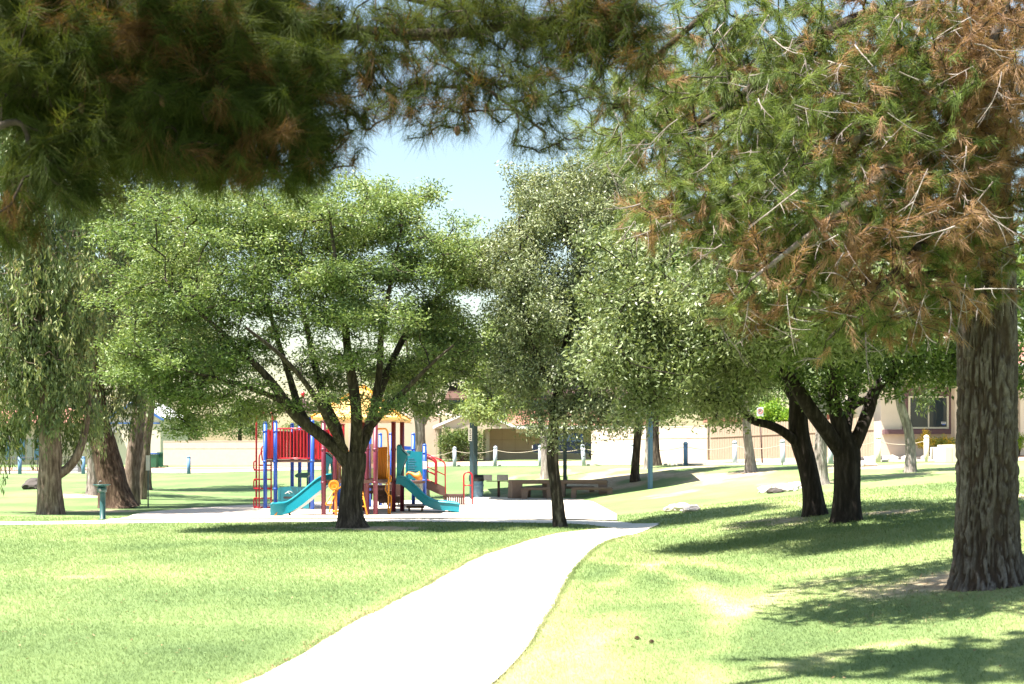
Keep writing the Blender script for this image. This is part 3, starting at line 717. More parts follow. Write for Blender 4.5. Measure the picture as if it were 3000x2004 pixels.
# brown garden structure behind the fence
gs = thing('garden_shed', 'low shed with brown roof edge showing over the plank fence', 'shed', (P(2160, 1300, 72).x, 72, h1(P(2160, 1300, 72).x, 72)))
q = P(2160, 1231, 72); mb = MB(); mb.box((q.x, 72, q.z), (3.6, 2.6, .24)); mb.build('roof', M_tile, gs)
mb = MB(); mb.box((q.x, 72.1, (q.z + 1.3) / 2), (3.1, 2.1, q.z - 1.3)); mb.build('wall', M_stucco2, gs)
for k in (-1.2, -.4, .4, 1.2):
    mb = MB(); mb.box((q.x + k, 70.95, (q.z + 1.3) / 2), (.1, .1, q.z - 1.55)); mb.build('post', M_plum, gs)
gs2 = thing('patio_roof', 'pale flat patio roof with brown beam between the dark tree limbs', 'patio', (P(2520, 1300, 66).x, 66, h1(P(2520, 1300, 66).x, 66)))
q = P(2530, 1196, 66); mb = MB(); mb.box((q.x, 66, q.z), (5, 3, .22)); mb.build('roof', M_fascia, gs2)
q2 = P(2530, 1226, 66); mb = MB(); mb.box((q2.x, 65, q2.z), (5, .2, .35)); mb.build('beam', M_tile, gs2)
for k in (-2.3, 0, 2.3):
    mb = MB(); mb.box((q.x + k, 65.3, (q.z + 1.6) / 2 - .12), (.14, .14, q.z - 1.85)); mb.build('post', M_plum, gs2)

# right house
hb0 = P(2581, 1318, 60); hbz = hb0.z - .6
hb = thing('house', 'cream house with plum framed window behind yellow flowers', 'house', (hb0.x, 60, hbz))
ht = P(0, 1100, 60).z
mb = MB(); mb.box((hb0.x + 7, 64.0, (hbz + ht) / 2), (14, 8, ht - hbz)); mb.build('wall', M_stucco2, hb)
wx0, wx1 = XD(2664, 59.7), XD(2782, 59.7); wz0, wz1 = P(0, 1256, 59.7).z, P(0, 1160, 59.7).z
mb = MB(); mb.box(((XD(2645, 59.9) + XD(2800, 59.9)) / 2, 59.96, (P(0, 1262, 60).z + P(0, 1118, 60).z) / 2), (XD(2800, 59.9) - XD(2645, 59.9), .10, P(0, 1118, 60).z - P(0, 1262, 60).z)); mb.build('window_surround', M_plum, hb)
wn = MB(); wn.box(((wx0 + wx1) / 2, 59.885, (wz0 + wz1) / 2), (wx1 - wx0 - .1, .03, wz1 - wz0 - .1)); wn = wn.build('window', M_glass, hb)
fr = MB(); tk = .085
for (cx, cz, sx, sz) in (((wx0 + wx1) / 2, wz0 + tk / 2, wx1 - wx0, tk), ((wx0 + wx1) / 2, wz1 - tk / 2, wx1 - wx0, tk), (wx0 + tk / 2, (wz0 + wz1) / 2, tk, wz1 - wz0 - 2 * tk), (wx1 - tk / 2, (wz0 + wz1) / 2, tk, wz1 - wz0 - 2 * tk), ((wx0 + wx1) / 2, (wz0 + wz1) / 2, .06, wz1 - wz0 - 2 * tk)):
    fr.box((cx, 59.85, cz), (sx, .09, sz))
fr.build('frame', M_frame, wn)
st = P(2766, 1239, 59.8); mb = MB(); mb.box((st.x, 59.865, st.z), (.24, .006, .10)); stk = mb.build('sticker', M_white, wn)
mb = MB(); mb.box((st.x, 59.860, st.z - .075), (.16, .006, .05)); mb.build('sticker_base', M_pblue, wn)
mb = MB(); mb.box((st.x, 59.859, st.z), (.19, .004, .035)); mb.build('sticker_print', M_ink, wn)
sz_ = P(0, 1265, 59.8).z
mb = MB(); mb.box(((XD(2588, 59.8) + XD(2800, 59.8)) / 2, 59.8, sz_), (XD(2800, 59.8) - XD(2588, 59.8), .42, .22)); mb.build('sill_band', M_plum, hb)
mb = MB(); mb.box((XD(2803, 58.6), 58.6, (hbz + ht) / 2), (.36, .5, ht - hbz)); mb.build('pillar', M_stucco, hb)
mb = MB(); mb.box((XD(2992, 58.6) + .2, 58.6, (hbz + ht) / 2), (.7, .5, ht - hbz)); mb.build('pillar', M_stucco2, hb)
mb = MB(); mb.box((XD(2900, 59.8) + .3, 59.9, (hbz + ht) / 2), (1.5, .12, ht - hbz - .4)); mb.build('front_door', M_orange, hb)
mb = MB(); mb.box((hb0.x + 6.8, 62.6, ht + .16), (15.4, 12, .32)); mb.build('eave', M_fascia, hb)
mb = MB(); mb.prism([(hb0.x - .8, 57, ht + .33), (hb0.x - .8, 69, ht + .33), (hb0.x - .8, 63, ht + 1.9)], (15.2, 0, 0)); mb.build('roof', M_tile, hb)
# stepped stucco end wall nearer the park
sw = P(2790, 1372, 50); swz = h1(sw.x, 50) - .2
sx = thing('stepped_wall', 'white stepped stucco wall end left of the big pine trunk', 'wall', (sw.x, 50, swz))
for px0, px1, yt in ((2769, 2790, 1309), (2790.3, 2811, 1302)):
    a, b = XD(px0, 50), XD(px1, 50); zt = P(0, yt, 50).z
    mb = MB(); mb.bbox(((a + b) / 2, 50.9, (swz + zt) / 2), (b - a, 1.8, zt - swz), 0, .015); mb.build('step', M_stucco2, sx)
# rock edging under the flowers
for i in range(16):
    c = GD(2520 + i * 19, 57.3 + random.uniform(-.1, .1)); r_ = random.uniform(.16, .24)
    bm = bmesh.new(); bmesh.ops.create_icosphere(bm, subdivisions=2, radius=1)
    for v in bm.verts: v.co *= 1 + .25 * (float(fbm(v.co.x * 1.5 + i, v.co.y * 1.5, v.co.z * 1.5, seed=3)) - .5) * 2
    me = bpy.data.meshes.new('edging_stone'); 
    for v in bm.verts: v.co = Vector((v.co.x * r_ * 1.3, v.co.y * r_, v.co.z * r_ * .8))
    bm.to_mesh(me); bm.free(); o = link('edging_stone', me, M_rock if i % 3 else M_rockd); o.location = (c.x, c.y, c.z + .1)
    setp(o, '%s edging stone from the left in the row below the yellow flowers' % ('first second third fourth fifth sixth seventh eighth ninth tenth eleventh twelfth thirteenth fourteenth fifteenth sixteenth'.split()[i]), 'stone', 'stones edging the flower bed')

# left white house with blue trim
hl = P(370, 1360, 95); hlz = hl.z - .3
hc = thing('house', 'white gabled house with thin blue trim between the leaning trunks at left', 'house', (hl.x, 95, hlz))
xa, xb = XD(318, 95), XD(470, 95); za, zp = P(0, 1230, 95).z, P(0, 1182, 95).z
mb = MB(); mb.prism([(xa, 95, hlz), (xb, 95, hlz), (xb, 95, za), ((xa + xb) / 2, 95, zp), (xa, 95, za)], (0, 8, 0)); mb.build('wall', M_stucco2, hc)
for a, b in ((xa - .3, (xa + xb) / 2), (xb + .3, (xa + xb) / 2)):
    mb = MB(); mb.prism([(a, 94.8, za - .15), (a, 94.8, za + .05), (b, 94.8, zp + .2), (b, 94.8, zp)], (0, .1, 0)); mb.build('trim', M_binlid, hc)
    mb = MB(); mb.prism([(a, 94.9, za + .06), (a, 94.9, za + .14), (b, 94.9, zp + .29), (b, 94.9, zp + .21)], (0, 8.3, 0)); mb.build('roof', M_fascia, hc)
mb = MB(); mb.box(((xa + xb) / 2, 94.95, P(0, 1240, 95).z), (xb - xa, .08, .1)); mb.build('trim', M_binlid, hc)
mb = MB(); mb.box((XD(332, 94.8), 94.8, P(0, 1262, 95).z), (.7, .35, .3)); mb.build('lamp_box', M_steel, hc)
mb = MB(); mb.box((XD(332, 94.8), 94.8, P(0, 1287, 95).z), (.22, .3, .7)); mb.build('meter_box', M_white, hc)
# left grey house behind the railing
hz_ = P(60, 1350, 98); mbz = hz_.z - .4
hd = thing('house', 'grey house behind the black railing at the far left', 'house', (hz_.x, 98, mbz))
mb = MB(); mb.box((hz_.x - 3, 100, mbz + 1.7), (17, 4, 3.4)); mb.build('wall', M_stucco, hd)
for i in range(7):
    mb = MB(); mb.box((XD(20 + i * 22, 97.9), 97.95, mbz + 1.3), (.42, .08, 1.7)); mb.build('shutter', M_steel if i % 2 else M_bollb, hd)
mb = MB(); mb.prism([(hz_.x - 12, 97.2, mbz + 3.4), (hz_.x - 12, 103, mbz + 3.4), (hz_.x - 12, 100, mbz + 4.8)], (18, 0, 0)); mb.build('roof', M_tile, hd)

# black metal railing
ra, rb_ = GD(-60, 84), GD(290, 84.5)
rl = thing('metal_railing', 'black metal railing across the street behind the left eucalypt', 'railing', tuple((ra + rb_) / 2))
for zq in (.12, 1.0):
    mb = MB(); mb.tube([ra + Vector((0, 0, zq)), rb_ + Vector((0, 0, zq))], .022, 6); mb.build('rail', M_rail, rl)
n_ = 62
mbm = None
for i in range(n_ + 1):
    c = ra.lerp(rb_, i / n_); big = i % 10 == 0
    mb = MB(); mb.box(c + Vector((0, 0, .52)), (.05 if big else .018, .05 if big else .018, 1.12 if big else .98)); mb.build('post' if big else 'bar', M_rail, rl)
# bins
for i, (px, lid, lab) in enumerate(((449, M_binlid, 'green wheeled bin with blue lid beside the white house'), (478, M_bin, 'green wheeled bin beside the cream wall end'))):
    c = GD(px, 87.5 + i); t = thing('wheeled_bin', lab, 'bin', c)
    mb = MB(); mb.prism([c + Vector((-.27, -.3, .08)), c + Vector((.27, -.3, .08)), c + Vector((.33, -.36, 1.0)), c + Vector((-.33, -.36, 1.0))], (0, .62, 0)); mb.build('body', M_bin, t)
    mb = MB(); mb.bbox(c + Vector((0, 0, 1.06)), (.72, .8, .1), 0, .03); mb.build('lid', lid, t)
    for k in (-.24, .24):
        mb = MB(); mb.cyl(c + Vector((k - .03, .3, .12)), c + Vector((k + .03, .3, .12)), .12, 12); mb.build('wheel', M_rubber, t)
    mb = MB(); mb.cyl(c + Vector((-.3, .42, .98)), c + Vector((.3, .42, .98)), .02, 8); mb.build('handle', M_rubber, t)
# utility cabinet
c = GD(219, 80); t = thing('utility_cabinet', 'low pale louvred utility cabinet right of the left eucalypt trunk', 'cabinet', c)
mb = MB(); mb.bbox(c + Vector((0, 0, .3)), (.72, .6, .62), 0, .02); mb.build('body', M_steel, t)
for i in range(5):
    mb = MB(); mb.box(c + Vector((0, -.31, .12 + i * .1)), (.62, .03, .03)); mb.build('louvre', M_fascia, t)

# pickup truck
tx0, tx1, ty = XD(1560, 80), XD(1790, 80), 80.0; tz = h1((tx0 + tx1) / 2, 80)
tk = thing('pickup_truck', 'dark blue pickup truck half hidden by the white block wall', 'truck', ((tx0 + tx1) / 2, ty, tz))
Lx = tx1 - tx0
def tp(u, z): return Vector((tx0 + Lx * u, ty - .9, tz + z))
mb = MB(); mb.prism([tp(0, .5), tp(0, .95), tp(.03, 1.05), tp(.27, 1.12), tp(.30, 1.14), tp(1, 1.12), tp(1, .5), tp(.88, .42), tp(.12, .42)], (0, 1.8, 0)); mb.build('body', M_truck, tk)
mb = MB(); mb.prism([tp(.27, 1.1), tp(.37, 1.72), tp(.58, 1.75), tp(.63, 1.68), tp(.64, 1.1)], (0, 1.8, 0))
for i, v in enumerate(mb.v):
    if v[2] > tz + 1.5: mb.v[i] = (v[0], ty + (v[1] - ty) * .82, v[2])
cb = mb.build('cab', M_truck, tk)
mb = MB(); mb.prism([tp(.335, 1.2) + Vector((0, -.012, 0)), tp(.385, 1.62) + Vector((0, .11, 0)), tp(.48, 1.64) + Vector((0, .11, 0)), tp(.48, 1.2) + Vector((0, -.012, 0))], (0, -.02, 0)); mb.build('side_window', M_glass, cb)
mb = MB(); mb.prism([tp(.50, 1.2) + Vector((0, -.012, 0)), tp(.50, 1.64) + Vector((0, .11, 0)), tp(.57, 1.64) + Vector((0, .11, 0)), tp(.60, 1.2) + Vector((0, -.012, 0))], (0, -.02, 0)); mb.build('side_window', M_glass, cb)
for u_ in (.17, .80):
    for yy in (-.92, .70):
        c = Vector((tx0 + Lx * u_, ty + yy, tz + .36)); mb = MB(); mb.cyl(c, c + Vector((0, .22, 0)), .36, 18); wh = mb.build('wheel', M_rubber, tk)
        mb = MB(); mb.cyl(c + Vector((0, -.01, 0)), c + Vector((0, .1, 0)), .2, 14); mb.build('rim', M_steel, wh)
for u_, nm, m in ((-.002, 'headlight', M_white), (1.002, 'tail_light', M_redink)):
    mb = MB(); mb.bbox(tp(u_, .85) + Vector((0, .15, 0)), (.05, .24, .2), 0, .01); mb.build(nm, m, tk)
mb = MB(); mb.bbox(tp(.99, .55) + Vector((.05, .9, 0)), (.12, 1.8, .16), 0, .02); mb.build('bumper', M_steel, tk)

# ------------------------------------------------------------------ bollards with ropes
BL = [(1332, 70, 'pale blue bollard left of the dark teal ramada post'), (1450, 68, 'pale blue leaning bollard in front of the garage door'), (1583, 66, 'pale blue bollard beside the slim trunk under the garage edge'),
      (1712, 64, 'pale blue domed bollard leaning in front of the dark blue truck'), (1854, 61.8, 'pale blue bollard half hidden by the trunk on the berm'), (2009, 58, 'grey blue bollard in front of the white block wall'),
      (2153, 55.5, 'pale blue bollard just left of the grey trunk by the plank fence'), (2295, 53.5, 'pale blue bollard between the parking sign and the dark twin trunks'),
      (2434, 52.6, 'pale blue bollard behind the dark twin trunks'), (2573, 52, 'white bollard left of the bent grey trunk'), (2714, 51.4, 'white bollard in front of the yellow flowers')]
bp = []
for i, (px, d, lab) in enumerate(BL):
    c = GD(px, d); lean = {1450: .03, 1712: -.09, 2295: -.04}.get(px, random.uniform(-.01, .01)); hh = 1.05
    t = thing('bollard', lab, 'bollard', c, 'rope bollards along the street')
    tp_ = c + Vector((lean * hh, 0, hh)); m = M_stucco2 if px > 2500 else (M_bollb if px == 2009 else M_boll)
    mb = MB(); mb.tube([c - Vector((0, 0, .2)), c.lerp(tp_, .96)], .105, 14); mb.build('post', m, t)
    a = c.lerp(tp_, .95); mb = MB(); mb.lathe(a, [(.115, 0), (.118, .05), (.09, .10), (.05, .13), (.005, .142)], 14); mb.build('cap', m, t)
    bp.append((t, c.lerp(tp_, .86)))
for i in range(len(bp) - 1):
    a, b = bp[i][1], bp[i + 1][1]
    pts = [a.lerp(b, s / 10) + Vector((0, 0, -.16 * 4 * (s / 10) * (1 - s / 10))) for s in range(11)]
    mb = MB(); mb.tube(pts, .014, 5); mb.build('rope', M_rope, bp[i][0])
a = bp[0][1]; b = GD(1215, 71.5) + Vector((0, 0, .8)); mb = MB(); mb.tube([a.lerp(b, s / 10) + Vector((0, 0, -.2 * 4 * (s / 10) * (1 - s / 10))) for s in range(11)], .014, 5); mb.build('rope', M_rope, bp[0][0])
for px, d, lab in ((58, 76, 'dark blue bollard at the far left by the black railing'), (244, 75.5, 'mid blue bollard between the two left trunks'), (553, 74.5, 'mid blue bollard alone in front of the cream wall'), (1215, 71.5, 'pale blue bollard behind the grey forked trunk')):
    c = GD(px, d); t = thing('bollard', lab, 'bollard', c, 'rope bollards along the street')
    mb = MB(); mb.cyl(c - Vector((0, 0, .2)), c + Vector((0, 0, .98 if px != 58 else 1.1)), .11, 14); mb.build('post', M_bollb, t)
    mb = MB(); mb.lathe(c + Vector((0, 0, .97 if px != 58 else 1.09)), [(.118, 0), (.118, .05), (.08, .09), (.005, .11)], 14); mb.build('cap', M_bollb, t)
# sign poles
c = GD(28, 75); t = thing('pole', 'thin dark pole at the far left beside the dark bollard', 'pole', c)
mb = MB(); mb.cyl(c, c + Vector((0, 0, 2.6)), .035, 8); mb.build('pole_shaft', M_rail, t); mb = MB(); mb.lathe(c + Vector((0, 0, 2.6)), [(.045, 0), (.03, .04), (.005, .06)], 8); mb.build('cap', M_rail, t)
c = G(434, 1486); t = thing('sign_post', 'thin green metal post with narrow white sign right of the leaning trunks', 'sign', c)
hh = P(434, 1334, c.y).z - c.z
mb = MB(); mb.box(c + Vector((0, 0, hh * .5)), (.035, .03, hh)); mb.build('post', M_green, t)
mb = MB(); mb.box(c + Vector((0, -.03, hh - .25)), (.13, .012, .5)); mb.build('sign_plate', M_white, t)
c = GD(2234, 57); c = Vector((XD(2234, 57), 57, h1(XD(2234, 57), 57))); t = thing('parking_sign', 'round no parking sign on a slim leaning brown post by the fence', 'sign', c)
tpz = P(2227, 1206, 57); mb = MB(); mb.cyl(c - Vector((0, 0, .1)), tpz + Vector((0, .03, -.3)), .035, 8); mb.build('post', M_brown, t)
mb = MB(); mb.bbox(tpz, (.30, .012, .42), 0, .005); pl = mb.build('sign_plate', M_white, t)
ring = [tpz + Vector((math.cos(a) * .115, -.014, math.sin(a) * .115 + .02)) for a in np.linspace(0, 2 * math.pi, 25)[:-1]]
mb = MB(); mb.tube(ring, .014, 5, closed=True); mb.tube([ring[9], ring[21]], .011, 5); mb.build('red_ring', M_redink, t)
mb = MB(); q = tpz + Vector((0, -.010, .02)); mb.box(q + Vector((-.03, 0, 0)), (.022, .008, .14)); mb.box(q + Vector((.008, 0, .06)), (.055, .008, .02)); mb.box(q + Vector((.008, 0, .005)), (.055, .008, .02)); mb.box(q + Vector((.04, 0, .033)), (.02, .008, .05)); mb.build('letter', M_ink, t)

# ------------------------------------------------------------------ ramada, tables, grill, drum, fountain
rm = thing('ramada', 'picnic ramada roof on dark teal and blue posts shading the tables', 'ramada', (2.2, 50, .05))
RZ = 3.75
for (px, d, m) in ((1382, 47.9, M_green), (1655, 53.0, M_green), (1905, 47.6, M_rblue), (1382 + 0, 53.2, M_green)):
    x = XD(px, d) if not (px == 1382 and d > 50) else XD(1382, 47.9)
    mb = MB(); mb.bbox((x, d, .05 + (RZ - .05) / 2), (.16, .16, RZ - .05), math.radians(20) if px == 1905 else 0, .02); mb.build('post', m, rm)
xr0, xr1 = -2.55, 6.0
for x in (-1.57, 5.36):
    for y in (47.75, 53.1):
        s = 1 if x < 0 else -1
        mb = MB(); mb.tube([(x, y, RZ - .75), (x + s * .75, y, RZ - .02)], .04, 6); mb.build('brace', M_green, rm)
for y in (47.75, 53.1):
    mb = MB(); mb.box(((xr0 + xr1) / 2, y, RZ + .09), (xr1 - xr0 - .2, .14, .18)); mb.build('beam', M_green, rm)
for s in (-1, 1):
    ye = 50.4 + s * 3.6
    mb = MB(); mb.prism([(xr0, ye, RZ + .10), (xr0, ye, RZ + .17), (xr0, 50.4, RZ + .85), (xr0, 50.4, RZ + .78)], (xr1 - xr0, 0, 0)); mb.build('roof_sheet', M_brown, rm)
q = P(1377, 1273, 47.7)
mb = MB(); mb.box((q.x, 47.78, q.z), (.145, .02, .5)); sg = mb.build('rule_sign', M_white, rm)
for i in range(6):
    mb = MB(); mb.box((q.x + .012, 47.767, q.z + .17 - i * .072), (.055 + .02 * (i % 2), .008, .036)); mb.build('sign_print', M_ink, sg)

def table(name, label, c, L, W, hgt, rz, end_w, th, grp):
    t = thing(name, label, 'table' if 'table' in name else 'bench', (c[0], c[1], .05), grp)
    R = Matrix.Rotation(rz, 3, 'Z'); o = Vector((c[0], c[1], .05))
    mb = MB(); mb.bbox(o + Vector((0, 0, hgt - th / 2)), (L, W, th), rz, .035); mb.build('tabletop' if 'table' in name else 'seat', M_conc, t)
    for s in (-1, 1):
        a = .06 * s * -1
        mb = MB(); pr = [(s * (L / 2 - .005), -W / 2 + .03, 0), (s * (L / 2 - end_w), -W / 2 + .03, 0), (s * (L / 2 - end_w - .03), -W / 2 + .03, hgt - th), (s * (L / 2 - .02), -W / 2 + .03, hgt - th)]
        mb.prism([R @ Vector(p) + o for p in pr], R @ Vector((0, W - .06, 0))); mb.build('leg', M_conc, t)
    return t
table('picnic_table', 'brown concrete picnic table left of the slim dark trunk', (XD(1560, 48.6), 48.8), 1.85, .78, .72, math.radians(14), .40, .15, 'concrete picnic tables')
table('picnic_table', 'brown concrete picnic table right of the slim dark trunk', (XD(1706, 48.8), 49.0), 2.05, .78, .72, math.radians(-6), .34, .15, 'concrete picnic tables')
table('bench', 'low concrete bench in front of the left picnic table', (XD(1572, 48), 48.05), 1.2, .32, .44, math.radians(14), .20, .10, 'concrete benches')
table('bench', 'low concrete bench behind the left picnic table', (XD(1580, 49.8), 50.0), 1.2, .32, .44, math.radians(14), .20, .10, 'concrete benches')
table('bench', 'low concrete bench in front of the right picnic table', (XD(1735, 48), 48.2), 1.65, .32, .44, math.radians(-6), .20, .10, 'concrete benches')
table('bench', 'low concrete bench behind the right picnic table', (XD(1690, 50), 50.2), 1.5, .32, .44, math.radians(-6), .20, .10, 'concrete benches')
# park grill
c = GD(1461, 50.3); t = thing('park_grill', 'park barbecue grill with two grey fireboxes left of the picnic tables', 'grill', c)
mb = MB(); mb.cyl(c, c + Vector((0, 0, .64)), .055, 10); mb.build('pedestal', M_brown, t)
mb = MB(); mb.box(c + Vector((.0, 0, .655)), (1.0, .45, .03)); mb.build('shelf', M_brown, t)
for k in (-.5, .16):
    mb = MB(); b = c + Vector((k, 0, .68))
    mb.box(b + Vector((.0, .0, .015)), (.46, .40, .02)); mb.box(b + Vector((0, -.20, .13)), (.46, .015, .22)); mb.box(b + Vector((0, .20, .13)), (.46, .015, .22)); mb.box(b + Vector((-.223, 0, .13)), (.014, .38, .22)); mb.box(b + Vector((.223, 0, .13)), (.014, .38, .22))
    fb_ = mb.build('firebox', M_steel, t)
    for j in range(6):
        mb = MB(); mb.cyl(b + Vector((-.21, -.17 + j * .068, .2)), b + Vector((.21, -.17 + j * .068, .2)), .008, 5); mb.build('grate_bar', M_rail, fb_)
# litter drum
c = GD(1396, 50.6); c = Vector((XD(1396, 50.2), 50.2, .0)); t = thing('litter_drum', 'blue steel litter drum with black bag behind the red hoop', 'bin', c)
mb = MB(); pr = []
for z in np.linspace(0, .78, 27): pr.append((.285 + (.018 if abs(z - .27) < .03 or abs(z - .53) < .03 or z > .76 else 0), z))
mb.lathe(c, pr, 24); mb.build('drum', M_drum, t)
mb = MB(); mb.lathe(c + Vector((0, 0, .70)), [(.312, 0), (.318, .1), (.31, .24), (.27, .26), (.25, .2), (.1, .15)], 18); mb.build('bag', M_bag, t)
# drinking fountain
c = G(301, 1523); t = thing('drinking_fountain', 'dark green pedestal drinking fountain beside the walk at left', 'fountain', c)
k = 100.0 * c.y / F  # metres per 100 px
hh = P(0, 1424, c.y).z - c.z
mb = MB(); mb.lathe(c, [(.12, 0), (.12, .02), (.075, .04), (.072, hh * .78), (.072, hh * .8)], 16); mb.build('pedestal', M_foun, t)
mb = MB(); mb.lathe(c + Vector((-.02, 0, hh * .80)), [(.075, 0), (.12, .03), (.12, .13), (.10, .15)], 16); mb.build('valve_box', M_foun, t)
mb = MB(); mb.lathe(c + Vector((-.03, 0, hh * .80 + .15)), [(.08, 0), (.20, .05), (.225, .055), (.22, .07), (.12, .045), (.03, .04)], 20); bw = mb.build('bowl', M_foun, t)
mb = MB(); q = c + Vector((-.10, 0, hh * .8 + .2)); mb.tube([q, q + Vector((0, 0, .08)), q + Vector((.03, 0, .11)), q + Vector((.07, 0, .1))], .012, 6); mb.build('spout', M_steel, bw)
mb = MB(); q = c + Vector((-.03, -.10, hh * .8 + .075)); mb.cyl(q, q + Vector((0, -.05, 0)), .035, 14); mb.build('push_button', M_steel, t)
# rocks, cones, pipe
def rock(px, py, r, lab, m, grp, sd_, flat=.6):
    c = G(px, py) if py > 1400 else GD(px, 47); bm = bmesh.new(); bmesh.ops.create_icosphere(bm, subdivisions=3, radius=1)
    for v in bm.verts:
        v.co *= 1 + .5 * (float(fbm(v.co.x * 1.4 + sd_, v.co.y * 1.4, v.co.z * 1.4, seed=9)) - .5) * 2
        v.co = Vector((v.co.x * r * 1.3, v.co.y * r, v.co.z * r * flat))
    me = bpy.data.meshes.new('rock'); bm.to_mesh(me); bm.free(); o = link('rock', me, m); o.location = c + Vector((0, 0, r * flat * .35)); o.rotation_euler = (0, 0, sd_)
    return setp(o, lab, 'rock', grp)
for i, (px, py, r_, lab, m) in enumerate(((1975, 1497, .22, 'pale flat rock leftmost on the lawn left of the twin trunks', M_rock), (2000, 1496, .26, 'pale flat rock in the middle of the lawn group', M_rock), (2026, 1498, .2, 'pale flat rock rightmost of the lawn group', M_rock),
     (2240, 1443, .25, 'pale boulder leftmost of the berm rocks', M_rock), (2272, 1444, .2, 'dark stone among the pale berm rocks', M_rockd), (2300, 1440, .3, 'pale boulder in the middle of the berm rocks', M_rock), (2313, 1434, .12, 'small dark stone right of the pale berm boulders', M_rockd), (2335, 1432, .25, 'pale boulder touching the dark twin trunk', M_rock),
     (2450 + 60, 1372, .3, 'pale boulder on the bank right of the twin trunks', M_rock), (2545, 1378, .25, 'pale low stone beside the white bollard', M_rock), (104, 1432, .58, 'large dark boulder behind the left eucalypt trunk', M_rockd))):
    rock(px, py, r_, lab, m, 'rocks on the lawn', i * 1.7)
for i, (px, py, lab) in enumerate(((1866, 1874, 'left fallen pine cone on the lawn'), (1909, 1885, 'right fallen pine cone on the lawn'))):
    c = G(px, py); t = thing('pine_cone', lab, 'pine cone', c, 'fallen pine cones')
    mb = MB(); mb.lathe(c + Vector((0, 0, -.003)), [(.006, 0), (.016, .008), (.019, .016), (.014, .027), (.004, .036)], 10); mb.build('core', M_cone, t)
    mb = MB()
    for j in range(34):
        a = j * 2.4; z = .004 + .030 * j / 34; r0 = .02 * math.sin(math.pi * (.2 + .75 * j / 34)); cc = c + Vector((math.cos(a) * r0, math.sin(a) * r0, z))
        mb.box(cc, (.011, .009, .003), a)
    mb.build('scales', M_cone, t)
c = P(1990, 1343, 70); c.z = h1(c.x, 70); t = thing('bent_pipe', 'small rusty bent pipe at the foot of the white block wall', 'pipe', c)
mb = MB(); mb.tube([c + Vector((-.2, 0, 0)), c + Vector((-.05, 0, .2)), c + Vector((.02, 0, .25)), c + Vector((.1, 0, .24))], .035, 8); mb.build('elbow', M_tile, t)
mb = MB(); mb.bbox(c + Vector((.12, 0, .15)), (.12, .12, .26), 0, .01); mb.build('valve', M_tile, t)

# ------------------------------------------------------------------ playground
pg = thing('play_structure', 'colourful post and deck play structure with two teal slides behind the mesquite trunk', 'playground', (XD(1060, 37), 37, .03))
def post(px, d, ytop, m, r=.063, bands=()):
    x = XD(px, d); zt = P(0, ytop, d).z
    mb = MB(); mb.cyl((x, d, .0), (x, d, zt - .05), r, 16); o = mb.build('post', m, pg)
    mb = MB(); mb.lathe((x, d, zt - .06), [(r * 1.06, 0), (r * 1.06, .03), (r * .8, .055), (r * .3, .068), (.002, .07)], 14); mb.build('cap', m, o)
    for by in bands:
        z = P(0, by, d).z; mb = MB(); mb.lathe((x, d, z), [(r * 1.18, -.03), (r * 1.22, 0), (r * 1.18, .03)], 14); mb.build('clamp', m, o)
    return Vector((x, d, zt))
def pipe(name, pts, r, m, parent=None):
    mb = MB(); pts = [Vector(p) for p in pts]
    # round the corners a little
    out = [pts[0]]
    for i in range(1, len(pts) - 1):
        a, b, c = pts[i - 1], pts[i], pts[i + 1]; k = min(.09, (b - a).length * .4, (c - b).length * .4)
        p0 = b + (a - b).normalized() * k; p2 = b + (c - b).normalized() * k
        for s in (0, .33, .67, 1): out.append((1 - s)**2 * p0 + 2 * s * (1 - s) * b + s * s * p2)
    out.append(pts[-1]); mb.tube(out, r, 8)
    return mb.build(name, m, parent or pg)
# left blue tower
post(777, 39.1, 1236, M_pblue, bands=(1264, 1352)); post(807, 38.4, 1232, M_pblue, bands=(1264, 1352, 1432)); post(915, 38.1, 1231, M_pblue, bands=(1256, 1350))
post(856, 41.2, 1240, M_pblue); post(878, 41.6, 1227, M_pblue); post(906, 40.6, 1222, M_pblue); post(993, 40.8, 1233, M_pblue, bands=(1262,))
DK = [Vector((XD(777, 39.1), 39.1, 1.5)), Vector((XD(807, 38.4), 38.4, 1.5)), Vector((XD(915, 38.1), 38.1, 1.5)), Vector((XD(960, 38.9), 38.9, 1.5)), Vector((XD(906, 40.6), 40.6, 1.5)), Vector((XD(856, 41.2), 41.2, 1.5))]
mb = MB(); mb.prism(DK, (0, 0, .09)); mb.build('deck', M_brown, pg)
def railing(a, b, z0, z1, n, m, br=.012, wide=None, rr=.022):
    a = Vector(a); b = Vector(b); a.z = b.z = 0
    g_ = MB(); g_.cyl(a + Vector((0, 0, z1)), b + Vector((0, 0, z1)), rr, 8); g_.cyl(a + Vector((0, 0, z0)), b + Vector((0, 0, z0)), rr, 8); g_ = g_.build('railing', m, pg)
    for i in range(n):
        c = a.lerp(b, (i + .5) / n); rz_ = math.atan2((b - a).y, (b - a).x)
        mb = MB(); mb.box(c + Vector((0, 0, (z0 + z1) / 2)), (wide if (wide and i % 3 == 2) else br * 2, br * 2, z1 - z0), rz_); mb.build('bar', m, g_)
railing(DK[1], DK[2], 1.62, 2.55, 11, M_pred); railing(DK[2], DK[3], 1.60, 2.52, 6, M_pred, .02); railing(DK[4], DK[5], 1.62, 2.55, 8, M_pred, .03); railing(DK[0], DK[5], 1.62, 2.5, 9, M_pred, .035); railing(DK[3], DK[4], 1.62, 2.5, 9, M_pred, .035)
railing((XD(960, 38.9), 38.9, 0), (XD(1010, 40.8), 40.8, 0), 1.75, 2.75, 7, M_pred, .03)
